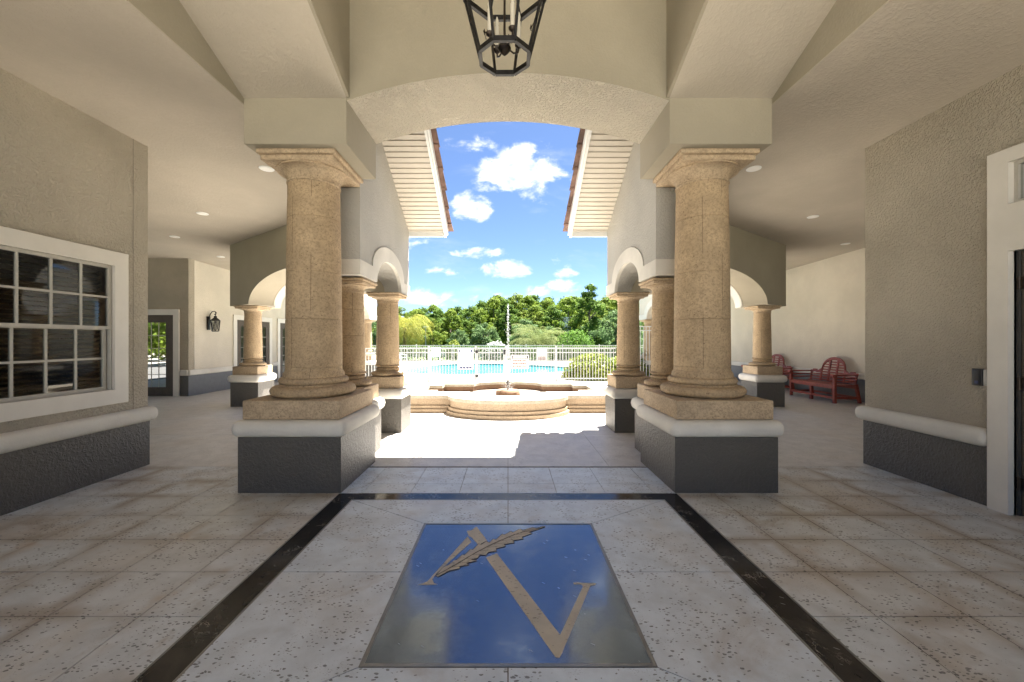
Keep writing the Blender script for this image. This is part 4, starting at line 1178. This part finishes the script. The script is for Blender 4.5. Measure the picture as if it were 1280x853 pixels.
shrub('silver_shrub', 'smaller silvery shrub next to the pale fan palm', 'shrub', (.75, 33.4, -.1), .7, .7, 1.2, 1500, .09, 'silver', 8)
shrub('low_bush', 'small light green bush near the thin lamp post', 'shrub', (-4.6, 34, -.1), .75, .6, 1.55, 1800, .09, 'hedge', 9)
# long clipped hedge row behind the far fence
t = thing('hedge_row', 'long low dark green hedge row along the far fence', 'hedge', (0, 29, -.16))
bm = new(); r2 = random.Random(31)
for i in range(13000):
    x = r2.uniform(-17, 17); f = r2.random()
    if f < .55: p = Vector((x, 28.6+r2.uniform(-.06, .1), r2.uniform(0, .98)))
    else: p = Vector((x, 28.6+r2.uniform(0, .7), .98+r2.uniform(-.1, .08)))
    n_ = Vector((r2.uniform(-.8, .8), r2.uniform(-1.2, .2), r2.uniform(-.2, 1))).normalized(); tt = n_.cross(Vector((r2.uniform(-1, 1), .3, r2.uniform(-1, 1)))).normalized(); b = n_.cross(tt); s = .085*r2.uniform(.6, 1.3)
    bm.faces.new([bm.verts.new(p+w) for w in (tt*s, b*s*.6, -tt*s, -b*s*.6)])
obj('foliage', bm, 'leafB', t, smooth=False, recalc=False)
bm = new()
for i in range(34): x = -16.5+i; tube(bm, [(x, 28.95, -.16), (x+.1, 28.95, .8)], [.03, .01], 5)
obj('stem', bm, 'trunk', t)
# palms
def palm(label, loc, H, L, nf, mat, seed, droop=1.0, fan=False, name='palm_tree'):
    t = thing(name, label, 'palm', loc)
    r = random.Random(seed); bm = new(); base = Vector(loc)+Vector((0, 0, H))
    for k in range(nf):
        th = 2.399*k; el = 1.35-1.7*((k+.5)/nf)+r.uniform(-.12, .12); l = L*r.uniform(.85, 1.1)
        d = Vector((math.cos(th), math.sin(th), 0)); pts = []; p = base.copy(); e = el; n = 12
        for i in range(n+1):
            pts.append(p.copy()); p = p+(d*math.cos(e)+Vector((0, 0, math.sin(e))))*l/n; e -= droop*(.10+.14*i/n)
        side = d.cross(Vector((0, 0, 1)))
        for i in range(n):
            a, b = pts[i], pts[i+1]; w = .012
            bm.faces.new([bm.verts.new(q) for q in (a-side*w, b-side*w, b+side*w, a+side*w)])
            if i < 2 and not fan: continue
            ll = l*.26*math.sin(math.pi*min(1, (i+1.5)/(n+1.5)))**.6
            for j in range(3):
                q = a.lerp(b, j/3)
                for sg in (-1, 1):
                    tip = q+side*sg*ll*r.uniform(.6, .95)+(b-a).normalized()*ll*.55+Vector((0, 0, -ll*r.uniform(.25, .7)))
                    m = q.lerp(tip, .45)+Vector((0, 0, ll*.08)); wv = (b-a).normalized()*.016
                    v = [bm.verts.new(x_) for x_ in (q, m-wv, tip, m+wv)]; bm.faces.new(v)
    obj('frond', bm, mat, t, smooth=False, recalc=False)
    bm = new(); tube(bm, [tuple(Vector(loc)+Vector((0, 0, -.1))), tuple(Vector(loc)+Vector((.03, 0, H*.5))), tuple(base)], [.17, .14, .12], 10)
    z = .2
    while z < H:
        lathe(bm, [(.13, loc[2]+z), (.165, loc[2]+z+.07), (.13, loc[2]+z+.1)], 10, (loc[0], loc[1])); z += .16
    obj('trunk', bm, 'palmtrunk', t)
    return t
palm('yellow green feathery palm drooping beside the short courtyard column', (-8.3, 32, -.1), 2.5, 2.9, 56, 'frondY', 3, 1.35)
palm('golden palm seen under the far sunlit arch', (-11.6, 29, -.1), 1.7, 1.9, 40, 'frondY', 5, 1.2)
palm('pale silvery green bushy palm rising behind the far fence', (2.55, 33, -.1), 1.2, 2.9, 64, 'frondS', 7, .85)
palm('yellow green palm behind the tall fence', (9.0, 22, -.1), 1.2, 1.6, 34, 'frondY', 9, 1.1)
# lake fountain
lf = thing('lake_fountain', 'distant tall spray of a fountain in the lake before the trees', 'fountain', (7.1, 48, -.1))
bm = new(); jet(bm, 7.1, 48, 0, 4.2, .12, .34, 900, 8, .05); obj('water_jet', bm, 'spray2', lf, recalc=False)
bm = new(); lathe(bm, [(.5, -.15), (.55, -.05), (.3, .02), (.08, .1)], 16, (7.1, 48)); obj('float', bm, 'strip', lf)

# ================================================================== LIGHT, SKY, CAMERA
sd = Vector((.77, .86, 3.35)).normalized()
el = math.asin(sd.z); az = math.atan2(sd.x, sd.y)
sl = bpy.data.lights.new('sun', 'SUN'); sl.energy = SUN; sl.angle = R(.55); sl.color = (1, .955, .88)
so = bpy.data.objects.new('sun', sl); COL.objects.link(so); so.rotation_euler = sd.to_track_quat('Z', 'Y').to_euler(); so.location = (10, 10, 30)
w = bpy.data.worlds.new('World'); SC.world = w; w.use_nodes = True
nt = w.node_tree
class WB(NB):
    def __init__(s, t): s.t = t
b = WB(nt)
bg = nt.nodes['Background']; bg.inputs[1].default_value = SKY
sky = b.n('ShaderNodeTexSky', sky_type='NISHITA', sun_disc=False, sun_elevation=el, sun_rotation=az, air_density=AIR, dust_density=.35, ozone_density=1.5)
gen = b.n('ShaderNodeTexCoord').outputs['Generated']
sp = b.n('ShaderNodeSeparateXYZ'); b.put(sp.inputs[0], gen)
dy = b.math('MAXIMUM', sp.outputs[1], .08)
u = b.math('DIVIDE', sp.outputs[0], dy); v = b.math('DIVIDE', sp.outputs[2], dy)
uv = b.n('ShaderNodeCombineXYZ'); b.put(uv.inputs[0], u); b.put(uv.inputs[1], v)
nz = b.noise(b.map(uv.outputs[0], (1, 1.5, 1)), 11, 7, .62, .3)
nz2 = b.noise(b.map(uv.outputs[0], (1, 1.5, 1), (.012, -.03, 0)), 11, 7, .62, .3)
CL = [(.04, .425, .16, .064, 1), (-.055, .487, .06, .028, .75), (-.085, .33, .085, .034, .9), (-.11, .35, .03, .03, .7), (-.065, .217, .065, .014, .7), (.0, .178, .07, .026, .95),
      (-.18, .172, .05, .012, .6), (-.20, .108, .075, .022, .8), (.066, .118, .05, .02, .9), (.15, .135, .06, .018, .55), (.145, .165, .03, .012, .7), (-.3, .25, .1, .03, .7), (.33, .3, .1, .04, .8),
      (.30, .62, .16, .07, .8), (-.28, .68, .14, .06, .7), (.05, .78, .1, .05, .6), (-.02, .10, .25, .016, .4), (.55, .5, .2, .08, .9), (-.6, .45, .2, .08, .9)]
den = None
for cu, cv, hw, hh, a in CL:
    dx = b.math('DIVIDE', b.math('SUBTRACT', u, cu), hw); dz = b.math('DIVIDE', b.math('SUBTRACT', v, cv), hh)
    e = b.math('SUBTRACT', 1, b.math('ADD', b.math('MULTIPLY', dx, dx), b.math('MULTIPLY', dz, dz)))
    e = b.math('MULTIPLY', b.math('MAXIMUM', e, -1.5), a)
    den = e if den is None else b.math('MAXIMUM', den, e)
cov = b.ramp(b.math('ADD', den, b.math('MULTIPLY', b.math('SUBTRACT', nz, .5), 5.0)), -.05, 1.15)
wisp = b.math('MULTIPLY', b.ramp(b.noise(b.map(uv.outputs[0], (.8, 2.6, 1), (4, 1, 0)), 5, 6, .62, .4), .52, .8), .22)
cov = b.math('MAXIMUM', cov, wisp)
lit = b.ramp(b.math('SUBTRACT', nz, nz2), -.10, .09)
ccol = b.mix(lit, tuple(CLOUD*x for x in (.80, .86, .97)), tuple(CLOUD*x for x in (1.12, 1.12, 1.12)))
hz = b.math('MULTIPLY', b.math('SUBTRACT', 1, b.ramp(v, .0, .45)), .25)
skc = b.mix(1.0, sky.outputs[0], (.52, .575, .64), 'MULTIPLY')
nt.links.new(b.mix(b.math('MULTIPLY', cov, .93), skc, ccol), bg.inputs[0])

cam = bpy.data.cameras.new('camera'); co = bpy.data.objects.new('camera', cam); COL.objects.link(co)
co.location = (0, 0, 1.5); co.rotation_euler = (math.pi/2, 0, 0)
cam.sensor_width = 36; cam.sensor_fit = 'HORIZONTAL'; cam.lens = 498/1280*36
cam.shift_x = 5/1280; cam.shift_y = -1.5/1280
cam.clip_start = .02; cam.clip_end = 3000
SC.camera = co
SC.view_settings.view_transform = 'Standard'; SC.view_settings.look = 'None'; SC.view_settings.gamma = 1
SC.view_settings.exposure = EXPO; SC.view_settings.use_curve_mapping = False
SC.render.engine = 'CYCLES'
cy = SC.cycles
cy.max_bounces = 12; cy.diffuse_bounces = 6; cy.glossy_bounces = 4; cy.transmission_bounces = 6; cy.transparent_max_bounces = 16
cy.caustics_reflective = False; cy.caustics_refractive = False; cy.sample_clamp_indirect = 8
cy.use_denoising = True
try: cy.denoiser = 'OPENIMAGEDENOISE'; cy.denoising_input_passes = 'RGB_ALBEDO_NORMAL'; cy.denoising_prefilter = 'ACCURATE'
except Exception: pass
